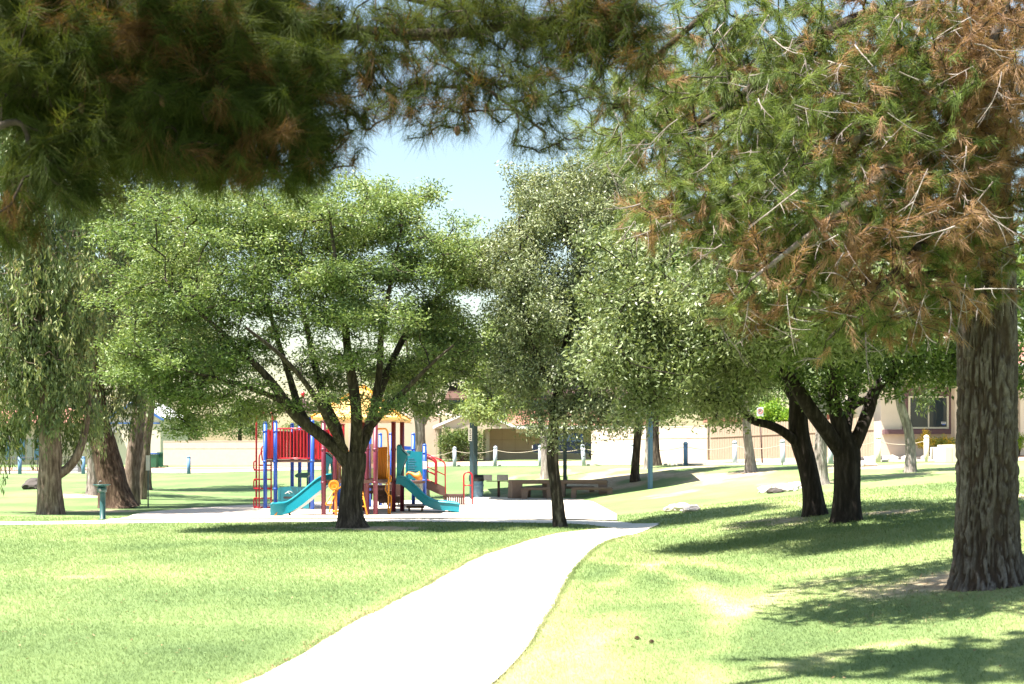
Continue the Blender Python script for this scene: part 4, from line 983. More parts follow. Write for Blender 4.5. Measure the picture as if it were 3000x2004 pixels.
# curved-in red panel
for px, d in ((787, 38.9), (797, 38.7), (870, 40.9), (888, 40.7), (900, 40.6)):
    mb = MB(); mb.bbox((XD(px, d), d, 2.08), (.075, .03, .92), 0, .01); mb.build('barrier_slat', M_pred, pg)
# tall arch ladder
dl = 39.4; zt = P(0, 1208, dl).z
xl_, xr_ = XD(751, dl), XD(799, dl)
pipe('ladder_arch', [(xl_, dl, .0), (xl_, dl, zt), (XD(789, dl), dl + .1, zt), (xr_, dl, zt - .05), (xr_, dl, 1.5)], .030, M_pred)
pipe('ladder_side', [(XD(764, dl), dl - .25, .0), (XD(764, dl), dl - .25, 1.72), (XD(770, dl), dl - .1, 1.86)], .024, M_pred)
pipe('ladder_side', [(XD(797, dl), dl - .15, .0), (XD(797, dl), dl - .15, 1.55)], .024, M_pred)
for y_ in (1363, 1377, 1404, 1431, 1459, 1486):
    z = P(0, y_, dl).z; pipe('rung', [(XD(764 if y_ == 1363 else 747, dl), dl - .2, z), (XD(800, dl), dl - .17, z)], .023, M_pred)
for y0, y1 in ((1350, 1377), (1405, 1431), (1460, 1486)):
    z0, z1 = P(0, y1, dl).z, P(0, y0, dl).z
    pipe('hand_loop', [(xl_, dl, z0), (XD(743.5, dl), dl, z0 + .03), (XD(743.5, dl), dl, z1 - .03), (xl_, dl, z1)], .022, M_pred)
# inner grey-green climber handle
pipe('handrail', [(XD(769, 38.9), 38.9, 1.55), (XD(765, 38.9), 38.9, 1.9), (XD(770, 38.9), 38.9, 2.02)], .022, M_pred)
# ground play panel between the front posts
def outline(pts, d, off, name, m, parent=None):
    mb = MB(); mb.prism([P(a, b, d) for a, b in pts], (0, off, 0)); return mb.build(name, m, parent or pg)
dp = 38.3
pnl = outline([(814, 1432), (818, 1428), (850, 1425), (880, 1427), (905, 1424), (905, 1490), (889, 1490), (884, 1487), (870, 1489), (852, 1492), (814, 1489)], dp, .05, 'play_panel', M_pteal)
outline([(851, 1427), (904, 1426), (886, 1448), (874, 1460), (864, 1450)], dp - .012, .01, 'sail_relief', M_pteald, pnl)
for a in (869, 878, 887, 895):
    outline([(a, 1430), (a + 2, 1430), (a + 4, 1440), (a + 2.4, 1440)], dp - .02, .007, 'slit', M_pteal, pnl)
outline([(832, 1455), (864, 1455), (866, 1457), (864, 1461), (832, 1461), (830, 1458)], dp - .008, .006, 'slot', M_ink, pnl)
mb = MB(); mb.tube([P(842 + 7 * math.cos(a), 1448 - 5 * math.sin(a), dp - .01) for a in np.linspace(.2, 2.9, 8)], .012, 5); mb.tube([P(848 + 9 * math.cos(a), 1447 - 8 * math.sin(a), dp - .01) for a in np.linspace(.4, 2.6, 8)], .010, 5); mb.build('wave_relief', M_fascia, pnl)
outline([(814, 1432), (818, 1428), (822, 1428), (820, 1434), (820, 1487), (814, 1489)], dp - .016, .012, 'rim', M_pteal, pnl)
# shop counter with little roof
ds = 39.6
ct = outline([(863, 1392), (872, 1386), (906, 1384), (908, 1392), (900, 1396), (894, 1400), (866, 1399)], ds, .5, 'counter_roof', M_pteald)
for a in (875, 900): outline([(a - 2, 1398), (a + 3, 1398), (a + 3, 1425), (a - 2, 1425)], ds + .1, .08, 'counter_leg', M_pteald)
# purple tower with yellow roof
for px, d, yb in ((948, 34.5, 0), (981, 34.6, 0), (1075, 34.7, 0), (1100, 34.6, 0), (1153, 36.6, 0), (1178, 37.0, 0), (1065, 37.2, 0)):
    post(px, d, 1232, M_pmar, .067, (1317, 1414))
post(1114, 41.5, 1269, M_pblue); post(1145, 40.5, 1268, M_pblue); post(1083, 40.2, 1236, M_pblue)
zd = .92
DK2 = [Vector((XD(948, 34.5), 34.5, zd)), Vector((XD(1100, 34.6), 34.6, zd)), Vector((XD(1153, 36.6), 36.6, zd)), Vector((XD(1178, 37.6), 37.6, zd)), Vector((XD(1065, 38.6), 38.6, zd)), Vector((XD(975, 37.6), 37.6, zd))]
mb = MB(); mb.prism(DK2, (0, 0, .09)); mb.build('deck', M_brown, pg)
# roof: four sided pyramid with a broad rim
ze = P(0, 1232, 35.4).z; zr = ze + .98; cx, cy = XD(1063, 36.2), 36.3; ax, ay = 1.26, 1.7
def quad_ring(a, b, z): return [Vector((cx - a, cy - b, z)), Vector((cx + a, cy - b, z)), Vector((cx + a, cy + b, z)), Vector((cx - a, cy + b, z))]
R0, R1, R2 = quad_ring(ax, ay, ze), quad_ring(ax, ay, ze + .07), quad_ring(.10, .14, zr)
mb = MB(); mb.add(R0 + R1 + R2, [(3, 2, 1, 0)] + [(i, (i + 1) % 4, 4 + (i + 1) % 4, 4 + i) for i in range(4)] + [(4 + i, 4 + (i + 1) % 4, 8 + (i + 1) % 4, 8 + i) for i in range(4)] + [(8, 9, 10, 11)])
rf = mb.build('roof', M_proof, pg)
for i in range(4):
    mb = MB(); mb.cyl(R1[i] + Vector((0, 0, .01)), R2[i] + Vector((0, 0, .01)), .03, 8); mb.build('roof_rib', M_pyel, rf)
mb = MB(); mb.lathe((cx, cy, zr - .02), [(.16, 0), (.13, .06), (.05, .12), (.003, .14)], 10); mb.build('finial', M_pyel, rf)
# yellow rib panels
for (p0, p1, d0, d1, y0, y1) in ((986, 1010, 35.0, 36, 1330, 1412), (1017, 1046, 36.5, 37.5, 1318, 1410), (1060, 1073, 36.6, 36.9, 1315, 1411), (1080, 1096, 36.4, 36.9, 1300, 1411)):
    for i in range(5):
        u_ = (i + .5) / 5; px = p0 + (p1 - p0) * u_; d = d0 + (d1 - d0) * u_; z0, z1 = P(0, y1, d).z, P(0, y0, d).z
        mb = MB(); mb.bbox((XD(px, d), d, (z0 + z1) / 2), (XD(p0 + (p1 - p0) / 5, d) - XD(p0, d) - .012, .035, z1 - z0), 0, .008); mb.build('barrier_slat', M_pyel, pg)
d = 36.2
wl = MB(); wl.prism([P(a, b, d + .05) for a, b in ((1106, 1310), (1134, 1309), (1136, 1410), (1105, 1411))], (0, .04, 0)); wl = wl.build('climbing_wall', M_pyel, pg)
for i in range(6):
    a0 = 1107 + i * 4.7
    mb = MB(); mb.tube([P(a0, 1409, d + .03), P(a0 + 3.5, 1311, d + .03)], .014, 5); mb.build('rib', M_orange, wl)
pipe('handrail', [P(1086, 1257, 35.2), P(1131, 1256, 35.6), P(1136, 1266, 35.7), P(1139, 1330, 35.7), P(1138, 1512, 35.0)], .026, M_pyel)
pipe('handrail', [P(1141, 1334, 35.6), P(1139, 1412, 35.6), P(1131, 1418, 35.4), P(1129, 1436, 35.3), P(1138, 1450, 35.2), P(1146, 1452, 35.2), P(1146, 1476, 35.1), P(1142, 1508, 35.0)], .02, M_pyel)
pipe('handrail', [P(1144, 1412, 35.7), P(1146, 1398, 35.7), P(1143, 1392, 35.7)], .02, M_pyel)
pipe('climber_rail', [P(1002, 1425, 34.6), P(975, 1442, 34.2), P(956, 1474, 34.0), P(955, 1479, 34.0), P(973, 1479, 34.1)], .022, M_pyel)
pipe('climber_rail', [P(990, 1436, 34.8), P(972, 1466, 34.4), P(965, 1500, 34.2)], .022, M_pyel)
pipe('climber_rail', [P(1058, 1424, 34.6), P(1066, 1462, 34.4), P(1076, 1510, 34.2)], .022, M_pyel)
pipe('climber_rail', [P(1040, 1424, 34.6), P(1044, 1462, 34.4), P(1052, 1510, 34.2)], .022, M_pyel)
for k in (1440, 1462, 1484): pipe('rung', [P(1042 + (k - 1440) * .16, k, 34.5), P(1063 + (k - 1440) * .2, k, 34.4)], .017, M_pyel)
# talking disc on a pole
q = P(978, 1421, 33.9); mb = MB()
mb.tube([q + Vector((0, .03, 0)), q + Vector((0, -.03, 0))], .145, 24); dsc = mb.build('talk_disc', M_pyel, pg)
mb = MB(); mb.tube([q + Vector((.11 * math.cos(a), -.034, .11 * math.sin(a))) for a in np.linspace(0, 2 * math.pi, 25)[:-1]], .012, 6, closed=True); mb.build('disc_rim', M_orange, dsc)
mb = MB(); mb.tube([q + Vector((0, -.03, 0)), q + Vector((0, -.045, 0))], .03, 10); mb.build('disc_hub', M_orange, dsc)
x = XD(984, 34.0); mb = MB(); mb.cyl((x, 34.0, 0), (x, 34.0, q.z - .1), .035, 10); mb.build('disc_pole', M_orange, pg)
mb = MB(); mb.cyl((x - .1, 34.0, .16), (x + .1, 34.0, .16), .03, 8); mb.build('clamp', M_pyel, pg)
# slides
def slide(bed, side, width, wall, bays, m, wall_top=None):
    bed = [Vector(p) for p in bed]
    out = []
    for i in range(len(bed) - 1):
        p0, p1, p2, p3 = bed[max(i - 1, 0)], bed[i], bed[i + 1], bed[min(i + 2, len(bed) - 1)]
        for s in np.linspace(0, 1, 7)[:-1]:
            out.append(.5 * (2 * p1 + (p2 - p0) * s + (2 * p0 - 5 * p1 + 4 * p2 - p3) * s * s + (3 * p1 - p0 - 3 * p2 + p3) * s**3))
    out.append(bed[-1]); k = len(out); side = Vector(side).normalized(); hw = width / 2; th = .03
    prof = [(-hw - .05, wall - .03), (-hw - .05, wall - .05), (-hw - .022, wall - .06), (-hw - .02, -.09), (hw + .02, -.09), (hw + .022, wall - .06), (hw + .05, wall - .05), (hw + .05, wall - .03), (hw + .02, wall), (hw - .015, wall - .01)]
    bw_ = width / bays
    for b in range(bays):
        r0 = hw - b * bw_; l0 = r0 - bw_
        prof += [(r0 - .04, .05), (r0 - .10, .005), (l0 + .10, .005), (l0 + .04, .05)]
        if b < bays - 1: prof += [(l0 + .02, wall * .62), (l0 - .02, wall * .62)]
    prof += [(-hw + .015, wall - .01), (-hw - .02, wall)]
    mb = MB(); n = len(prof); vs = []
    for i, p in enumerate(out):
        t = (out[min(i + 1, k - 1)] - out[max(i - 1, 0)]).normalized(); up_ = side.cross(t); up_ = up_ if up_.z > 0 else -up_
        f = 1.0 if i < k - 3 else (1, .95, .86)[i - k + 3]
        for a, b in prof: vs.append(p + side * a + up_ * (b * (f if b > .02 else 1)))
    fs = [[i * n + j, i * n + (j + 1) % n, (i + 1) * n + (j + 1) % n, (i + 1) * n + j] for i in range(k - 1) for j in range(n)]
    fs += [list(range(n))[::-1], [(k - 1) * n + j for j in range(n)]]
    mb.add(vs, fs); return mb
sl_ = slide([P(985, 1409, 35.1), P(960, 1415, 34.95), P(925, 1442, 34.75), P(885, 1474, 34.5), P(850, 1494, 34.3), P(820, 1500, 34.2), P(800, 1500, 34.15)], (.10, 1, 0), .52, .30, 1, M_pteal).build('slide', M_pteal, pg)
for px, d in ((812, 33.95), (846, 34.6)):
    q = P(px, 1500, d); mb = MB(); mb.tube([q, (q.x + (-.07 if px < 820 else .06), d - .05, .0)], .028, 8); mb.build('slide_leg', M_orange, sl_)
sr_ = slide([P(1160, 1409, 36.9), P(1180, 1413, 36.85), P(1208, 1436, 36.75), P(1240, 1466, 36.6), P(1272, 1482, 36.5), P(1310, 1486, 36.4), P(1343, 1490, 36.3)], (-.10, 1, 0), .92, .20, 2, M_pteal).build('slide', M_pteal, pg)
for px, d in ((1316, 36.1), (1332, 36.7)):
    q = P(px, 1486, d); mb = MB(); mb.cyl((q.x, d, 0), q, .026, 8); mb.build('slide_leg', M_orange, sr_)
# slide hoods: two shaped side cheeks joined by a curved top
def hood(side_pts, d0, d1, top_idx, m):
    mb = MB()
    for d in (d0, d1): mb.prism([P(a, b, d) for a, b in side_pts], (0, .05, 0))
    for i in top_idx:
        a0, b0 = side_pts[i]; a1, b1 = side_pts[i + 1]
        A, B = P(a0, b0, d0), P(a1, b1, d0); n_ = Vector((0, d1 - d0, 0)); dz = Vector((0, 0, .035))
        mb.prism([A, B, B - dz, A - dz], n_)
    return mb.build('slide_hood', m, pg)
hood([(941, 1335), (944, 1328), (950, 1324), (958, 1327), (966, 1334), (975, 1342), (975, 1352), (966, 1358), (963, 1370), (961, 1395), (952, 1398), (948, 1375), (943, 1355)], 34.75, 35.3, (0, 1, 2, 3, 4), M_pteald)
outline([(966, 1345), (975, 1343), (982, 1400), (972, 1400)], 34.9, .04, 'hood_cheek', M_pteal)
hood([(1162, 1308), (1166, 1302), (1172, 1303), (1178, 1318), (1190, 1328), (1194, 1332), (1190, 1345), (1182, 1360), (1176, 1380), (1172, 1394), (1162, 1398)], 36.55, 37.4, (0, 1, 2, 3, 4), M_pteal)
outline([(1184, 1334), (1193, 1331), (1193, 1345), (1184, 1366), (1180, 1390), (1173, 1392), (1176, 1360)], 36.9, .04, 'hood_cheek', M_pteald)
# activity panel with horn
dq = 41.0
ap = outline([(1188, 1325), (1194, 1319), (1202, 1320), (1214, 1323), (1226, 1323), (1237, 1324), (1237, 1405), (1188, 1405)], dq, .05, 'activity_panel', M_pteal)
for i, y_ in enumerate((1344, 1351, 1358, 1365, 1372, 1379)):
    outline([(1196, y_), (1214 + (i * 5) % 9, y_), (1214 + (i * 5) % 9, y_ + 1.2), (1196, y_ + 1.2)], dq - .008, .006, 'print_line', M_bollb, ap)
outline([(1188, 1325), (1194, 1319), (1202, 1320), (1200, 1323), (1192, 1329), (1192, 1402), (1188, 1405)], dq - .014, .01, 'rim', M_pteal, ap); outline([(1233, 1327), (1237, 1324), (1237, 1405), (1233, 1403)], dq - .014, .01, 'rim', M_pteal, ap)
hn = MB(); hn.tube([P(1190, 1391, dq - .15), P(1197, 1385, dq - .17), P(1205, 1387, dq - .18), P(1214, 1393, dq - .18), P(1224, 1396, dq - .18), P(1234, 1392, dq - .18)], [.03, .04, .05, .08, .13, .15], 14); hn.build('horn', M_orange, ap)
outline([(1184, 1307), (1203, 1308), (1203, 1318), (1184, 1318)], dq + .3, .2, 'panel_hood', M_pblue)
post(1211, 42.6, 1269, M_pblue, .066, (1316,)); post(1244, 41.9, 1301, M_pblue, .066, (1327, 1407))
DK3 = [Vector((XD(1150, 39), 39, .78)), Vector((XD(1244, 41.5), 41.5, .78)), Vector((XD(1250, 43), 43, .78)), Vector((XD(1160, 43), 43, .78)), Vector((XD(1110, 41.5), 41.5, .78))]
mb = MB(); mb.prism(DK3, (0, 0, .08)); mb.build('deck', M_brown, pg)
mb = MB(); mb.box((XD(1242, 41.8) + .03, 41.82, P(0, 1363, 41.8).z), (.14, .012, .26)); mb.build('age_sign', M_white, pg)
# stair with red rails, step platform and hoop
sd0, sd1 = 42.0, 43.0
for d in (sd0, sd1):
    outline([(1250, 1407), (1303, 1428), (1305, 1452), (1290, 1450), (1250, 1432)], d, .05, 'stringer', M_brown)
    o = 0 if d == sd0 else 3
    pipe('stair_rail', [P(1250 + o, 1341 - o * 1.5, d), P(1270 + o, 1349 - o * 1.5, d), P(1276 + o, 1356 - o, d), P(1276 + o, 1418, d)], .030, M_pred)
    pipe('stair_rail', [P(1250 + o, 1379, d), P(1276 + o, 1392, d)], .024, M_pred)
pipe('stair_rail', [P(1252, 1331, sd0 + .1), P(1295, 1349, sd0 + .1), P(1304, 1358, sd0 + .1), P(1305, 1450, sd0 + .1)], .024, M_pred)
pipe('stair_rail', [P(1252, 1368, sd0 + .1), P(1304, 1392, sd0 + .1)], .02, M_pred); pipe('stair_rail', [P(1252, 1405, sd0 + .1), P(1304, 1429, sd0 + .1)], .02, M_pred)
for i in range(4):
    q = P(1256 + i * 13, 1412 + i * 9, 42.5); mb = MB(); mb.box((q.x, 42.5, q.z - .05), (.24, .9, .05)); mb.build('stair_tread', M_brown, pg)
for a, b, y_ in ((1300, 1358, 1447), (1192, 1243, 1481)):
    dd_ = 42.5 if a == 1300 else 37.2
    q0, q1 = P(a, y_, dd_), P(b, y_, dd_); mb = MB(); mb.box(((q0.x + q1.x) / 2, dd_, q0.z - .04), (q1.x - q0.x, .85 if a == 1300 else .35, .07)); stp = mb.build('step_platform', M_brown, pg)
    if a == 1300:
        for i in range(9):
            mb = MB(); mb.box((q0.x + (q1.x - q0.x) * (i + .5) / 9, dd_ - .41, q0.z - .2), (.05, .02, .26)); mb.build('riser_slat', M_brown, stp)
    for xx_ in (q0.x + .08, q1.x - .06):
        mb = MB(); mb.cyl((xx_, dd_ - .1, 0), (xx_, dd_ - .1, q0.z - .07), .03, 8); mb.build('platform_leg', M_brown, stp)
dh = 42.3; pts = [(XD(1359, dh), dh, .03)] + [tuple(P(1371 - 12.5 * math.cos(a), 1396 - 12.5 * math.sin(a), dh)) for a in np.linspace(0, math.pi, 11)] + [(XD(1383.5, dh), dh, .03)]
mb = MB(); mb.tube(pts, .03, 10); hp = mb.build('grab_hoop', M_pred, pg)
mb = MB(); mb.cyl(P(1359, 1422, dh), P(1383.5, 1422, dh), .02, 8); mb.build('hoop_bar', M_pred, hp)
# dark transfer steps under the purple deck
for i in range(3):
    q = P(1100 + i * 22, 1425 + i * 16, 38.5); mb = MB(); mb.box((q.x, 38.5, q.z), (.75, .9, .09)); mb.build('transfer_step', M_brown, pg)
    for k in range(6):
        mb = MB(); mb.box((q.x - .3 + k * .12, 38.03, q.z - .12), (.04, .02, .2)); mb.build('riser_slat', M_brown, pg)
mb = MB(); mb.prism([P(1085, 1420, 39), P(1172, 1420, 39), P(1172, 1474, 39), P(1110, 1474, 39)], (0, .05, 0)); mb.build('stringer', M_brown, pg)
# small roof with red finial behind
q = P(885, 1190, 40); mb = MB(); mb.lathe((q.x, 40.2, q.z - .22), [(.62, 0), (.6, .05), (.05, .42), (.03, .55)], 6); r2 = mb.build('turret_roof', M_plum, pg)
mb = MB(); mb.lathe((q.x, 40.2, q.z + .3), [(.03, 0), (.07, .06), (.06, .14), (.005, .2)], 8); mb.build('finial', M_pred, r2)

# ------------------------------------------------------------------ trees
def B(px, py, d, rx, ry, rz_, wt=1.0): return (P(px, py, d), (rx, ry, rz_), wt)

# mesquite in front of the playground
mq_tr = px_limb([(1030, 1549, 28.8, .30), (1027, 1500, 28.8, .265), (1030, 1420, 28.8, .255), (1036, 1365, 28.8, .27), (1040, 1325, 28.8, .25)])
mq_l = [px_limb(q) for q in (
    [(1030, 1370, 28.8, .17), (985, 1315, 28.6, .155), (930, 1268, 28.4, .14), (865, 1215, 28.1, .12), (810, 1140, 27.8, .10), (760, 1080, 27.6, .08), (690, 1010, 27.2, .06), (600, 930, 26.8, .04), (520, 860, 26.5, .025)],
    [(905, 1250, 28.3, .10), (875, 1190, 28.4, .085), (850, 1110, 28.6, .075), (815, 1000, 28.8, .06), (780, 880, 29, .045), (740, 760, 29.2, .03), (700, 680, 29.3, .02)],
    [(1000, 1330, 28.7, .13), (985, 1250, 28.9, .12), (950, 1170, 29.2, .10), (920, 1060, 29.6, .085), (890, 920, 30, .06), (850, 780, 30.3, .04), (830, 650, 30.4, .02)],
    [(1040, 1340, 28.8, .16), (1045, 1260, 28.6, .15), (1040, 1160, 28.3, .13), (1020, 1040, 28.0, .10), (1005, 900, 27.6, .07), (980, 740, 27.2, .04), (960, 600, 27, .02)],
    [(1050, 1330, 28.8, .14), (1080, 1255, 29.0, .13), (1105, 1170, 29.3, .11), (1140, 1080, 29.6, .09), (1200, 960, 30, .07), (1270, 880, 30.3, .05), (1360, 830, 30.5, .025)],
    [(1095, 1200, 29.2, .10), (1110, 1100, 29.0, .085), (1120, 960, 28.6, .065), (1150, 800, 28.2, .04), (1180, 650, 28, .02)],
    [(1075, 1265, 28.9, .09), (1130, 1200, 28.3, .075), (1190, 1140, 27.8, .055), (1260, 1070, 27.4, .035), (1330, 1010, 27.1, .02)],
    [(1010, 1320, 28.6, .10), (960, 1230, 27.8, .08), (900, 1130, 27, .06), (820, 1040, 26.2, .045), (720, 960, 25.6, .03)],
    [(850, 1190, 28.0, .07), (770, 1150, 27.6, .055), (680, 1120, 27.2, .04), (560, 1090, 26.9, .028), (420, 1050, 26.6, .018), (330, 1030, 26.5, .012)])]
mq_b = [B(840, 800, 28.6, 2.6, 3.2, 1.9, 1), B(560, 800, 27.8, 2.0, 2.4, 1.7), B(440, 900, 27.5, 1.15, 1.6, 1.2), B(400, 1030, 27.2, .9, 1.2, .6), B(520, 1060, 27.4, 1.5, 1.6, .75), B(700, 1130, 27.8, 1.1, 1.2, .5), B(620, 1230, 28, .9, 1.0, .42), B(860, 1190, 27.5, .6, .6, .35, .6),
        B(1180, 740, 29, 2.0, 2.4, 1.6), B(1330, 830, 29.6, 1.0, 1.8, 1.1), B(1300, 1000, 29.4, .95, 1.5, .8), B(1260, 1130, 29.2, .9, 1.2, .55, .8), B(1000, 620, 28.8, 2.2, 2.4, .8), B(720, 620, 28.6, 1.7, 2.2, .75), B(1180, 590, 28.8, .8, 1.1, .5), B(450, 690, 28, 1.0, 1.4, .8), B(1000, 1010, 27.4, 1.2, .9, .9, .6), B(1130, 1180, 28.2, .6, .7, .4, .6), B(930, 1215, 28.6, .45, .5, .25, .6), B(1020, 1190, 27.9, .35, .4, .3, .6), B(470, 1130, 27.3, 1.0, 1.2, .5), B(560, 1180, 27.6, 1.2, 1.2, .45), B(740, 1180, 28.6, 1.0, 1.2, .4), B(400, 1100, 27.2, .8, 1.0, .4), B(880, 1080, 29.4, 1.3, 1.0, .6), B(1150, 1080, 30.0, 1.2, 1.2, .7), B(1370, 1060, 29.6, .7, 1.2, .7), B(1190, 1190, 29.6, .9, 1.0, .32), B(660, 980, 27, 1.6, 1.4, .8), B(1400, 760, 29.6, .6, 1.2, .9), B(1000, 870, 26.8, 1.6, 1.0, 1.0), B(1110, 1215, 27.6, .5, .6, .22), B(960, 1160, 27.2, .6, .6, .3), B(500, 1240, 28, .9, .9, .25), B(1060, 1150, 30.4, .9, .9, .5), B(900, 1190, 30.2, .9, .9, .35)]
mq_p = sample_blobs(mq_b, 3200, 2.0, 3, 760, (.27, .27, .10))
def mq_leaf(p, e): return leaf_cloud(p, e, 58, (.17, .17, .085), .098, .034, 31, .1, .7, .16, .55, .6)
make_tree('mesquite_tree', 'spreading mesquite with dark forked trunk in front of the playground', 'tree', G(1030, 1545), mq_tr, mq_l, mq_p, B_mesq, L_mesq, mq_leaf, group=None, tip=.006, minz=1.9, wig=.2, amp=.16, fx=3.5, fz=1.3, seed=3, n=36, step=.05, flare=(.2, .35))

# slender grey-green tree in the middle
ol_tr = px_limb([(1640, 1549, 28.8, .165), (1636, 1500, 28.8, .15), (1628, 1430, 28.8, .145), (1620, 1350, 28.8, .135), (1622, 1260, 28.8, .125), (1640, 1120, 28.9, .115), (1665, 980, 29, .09), (1690, 820, 29.1, .06), (1700, 650, 29.2, .03)])
ol_l = [px_limb(q) for q in (
    [(1640, 1150, 28.9, .07), (1590, 1080, 28.5, .055), (1550, 960, 28.2, .04), (1530, 800, 28, .025), (1520, 640, 28, .015)],
    [(1625, 1240, 28.8, .08), (1700, 1150, 28.5, .07), (1790, 1060, 28.1, .05), (1880, 980, 27.8, .035), (1960, 920, 27.6, .02)],
    [(1645, 1100, 28.9, .07), (1720, 980, 29.3, .055), (1790, 840, 29.7, .04), (1840, 700, 30, .02)],
    [(1630, 1230, 28.8, .05), (1690, 1220, 28.3, .04), (1760, 1240, 28.0, .03), (1850, 1230, 27.8, .022), (1920, 1220, 27.6, .014)])]
ol_b = [B(1720, 850, 28.8, 2.0, 2.2, 1.9), B(1640, 640, 29, 1.2, 1.5, 1.0), B(1790, 620, 29.2, 1.4, 1.8, 1.0), B(1560, 880, 28.4, .9, 1.3, 1.0), B(1540, 700, 28.6, .7, 1.0, .7), B(1560, 1080, 28.4, .75, 1.1, .75), B(1600, 1210, 28.4, .6, .8, .42), B(1770, 1080, 28.2, 1.3, 1.5, .75), B(1800, 1200, 28.4, .7, .9, .40), B(1700, 1220, 28.2, .7, .9, .35), B(1880, 900, 29, 1.1, 1.5, 1.2), B(1600, 540, 29, .7, .9, .45), B(1760, 520, 29.4, 1.2, 1.4, .7), B(1480, 780, 28.8, .7, 1.0, .9), B(1490, 950, 28.6, .6, 1.0, .8), B(1530, 560, 29, .6, .8, .5), B(1500, 1100, 28.6, .5, .8, .5)]
ol_p = sample_blobs(ol_b, 2300, 2.2, 8, 700, (.22, .22, .20))
def ol_leaf(p, e): return leaf_cloud(p, e, 66, (.14, .14, .13), .090, .033, 12, .45, .5, .2, .35, .1)
make_tree('tree', 'slender dark trunk with dense grey green crown beside the footpath', 'tree', G(1640, 1545), ol_tr, ol_l, ol_p, B_oliv, L_oliv, ol_leaf, tip=.005, minz=2.6, wig=.15, amp=.14, fx=3.5, seed=13, n=28, step=.05, flare=(.12, .25))

# dark twin trunks at right
D2 = G(2478, 1528).y; D1 = G(2386, 1510).y
tw1_tr = px_limb([(2388, 1514, D1, .235), (2380, 1440, D1, .205), (2362, 1350, D1, .20), (2342, 1270, D1, .20), (2338, 1180, D1, .18), (2330, 1080, D1, .14), (2300, 940, D1 - .3, .08), (2280, 820, D1 - .4, .04)])
tw1_l = [px_limb(q) for q in (
    [(2348, 1310, D1, .11), (2300, 1268, D1 - .2, .095), (2255, 1245, D1 - .3, .085), (2205, 1232, D1 - .4, .075), (2165, 1190, D1 - .5, .065), (2130, 1150, D1 - .7, .05), (2080, 1090, D1 - 1, .03)],
    [(2335, 1090, D1, .10), (2230, 1020, D1 - 1.8, .085), (2100, 960, D1 - 3.6, .065), (1990, 940, D1 - 4.8, .045), (1880, 960, D1 - 5.3, .02)],
    [(2300, 1050, D1 - .6, .08), (2290, 960, D1 - 3, .065), (2290, 910, D1 - 5.4, .045), (2300, 880, D1 - 7.3, .02)],
    [(2340, 1200, D1, .10), (2290, 1110, D1 + .6, .08), (2230, 1010, D1 + 1, .05), (2180, 900, D1 + 1.3, .03)])]
tw1_b = [B(2110, 1110, D1 - .8, .85, 1.2, .55), B(2050, 1170, D1 - 1, .55, .8, .4), B(2020, 1060, D1 - .6, .65, 1.0, .7), B(2230, 980, D1, 1.4, 2.0, .9), B(2300, 850, D1, 1.6, 2.2, 1.0), B(2180, 1060, D1 - 1.2, 1.0, 1.0, .5), B(2080, 960, D1 - 1.5, 1.0, 1.4, .9), B(1900, 860, D1 - 5.2, .85, 1.3, .75), B(1980, 1000, D1 - 5.4, .75, 1.2, .70), B(1830, 1030, D1 - 5.2, .65, 1.0, .60), B(1920, 1150, D1 - 5.0, .7, .9, .45), B(2050, 1180, D1 - 4.0, .45, .7, .36), B(1980, 760, D1 - 5.0, .85, 1.2, .65), B(1850, 1190, D1 - 5, .45, .7, .28), B(2120, 880, D1 - 4.5, .9, 1.2, .7), B(2200, 1040, D1 - 4.6, .8, 1.0, .5), B(1790, 880, D1 - 4.4, .5, .9, .6), B(1760, 1010, D1 - 4.6, .35, .7, .4), B(1880, 700, D1 - 4.0, .7, 1.0, .5), B(2140, 1150, D1 - 4.2, .5, .7, .3), B(2150, 880, D1 - 7.2, 1.0, 1.2, .55, 1.5), B(2350, 850, D1 - 7.4, 1.1, 1.2, .55, 1.5), B(2280, 960, D1 - 6.0, 1.0, 1.0, .5, 1.5), B(2450, 930, D1 - 6.6, .9, 1.0, .45, 1.5)]  # last four lobes are mostly hidden, added to cast shade on the bank
tw_leaf = lambda p, e: leaf_cloud(p, e, 64, (.16, .16, .15), .092, .034, 22, .35, .6, .2, .45, .1)
make_tree('tree', 'left and shorter of the dark twin trunks, with a limb curving out low', 'tree', G(2386, 1510), tw1_tr, tw1_l, sample_blobs(tw1_b, 2200, 2.2, 17, 620, (.22, .22, .18)), B_pair, L_twin, tw_leaf, group='dark twin trees', tip=.006, minz=2.2, amp=.12, fx=3.5, seed=17, n=30, step=.06, flare=(.2, .25))
tw2_tr = px_limb([(2478, 1534, D2, .26), (2480, 1450, D2, .235), (2480, 1380, D2, .235), (2478, 1318, D2, .24), (2462, 1260, D2, .15), (2440, 1170, D2, .12), (2420, 1060, D2 + .3, .08), (2400, 900, D2 + .5, .04)])
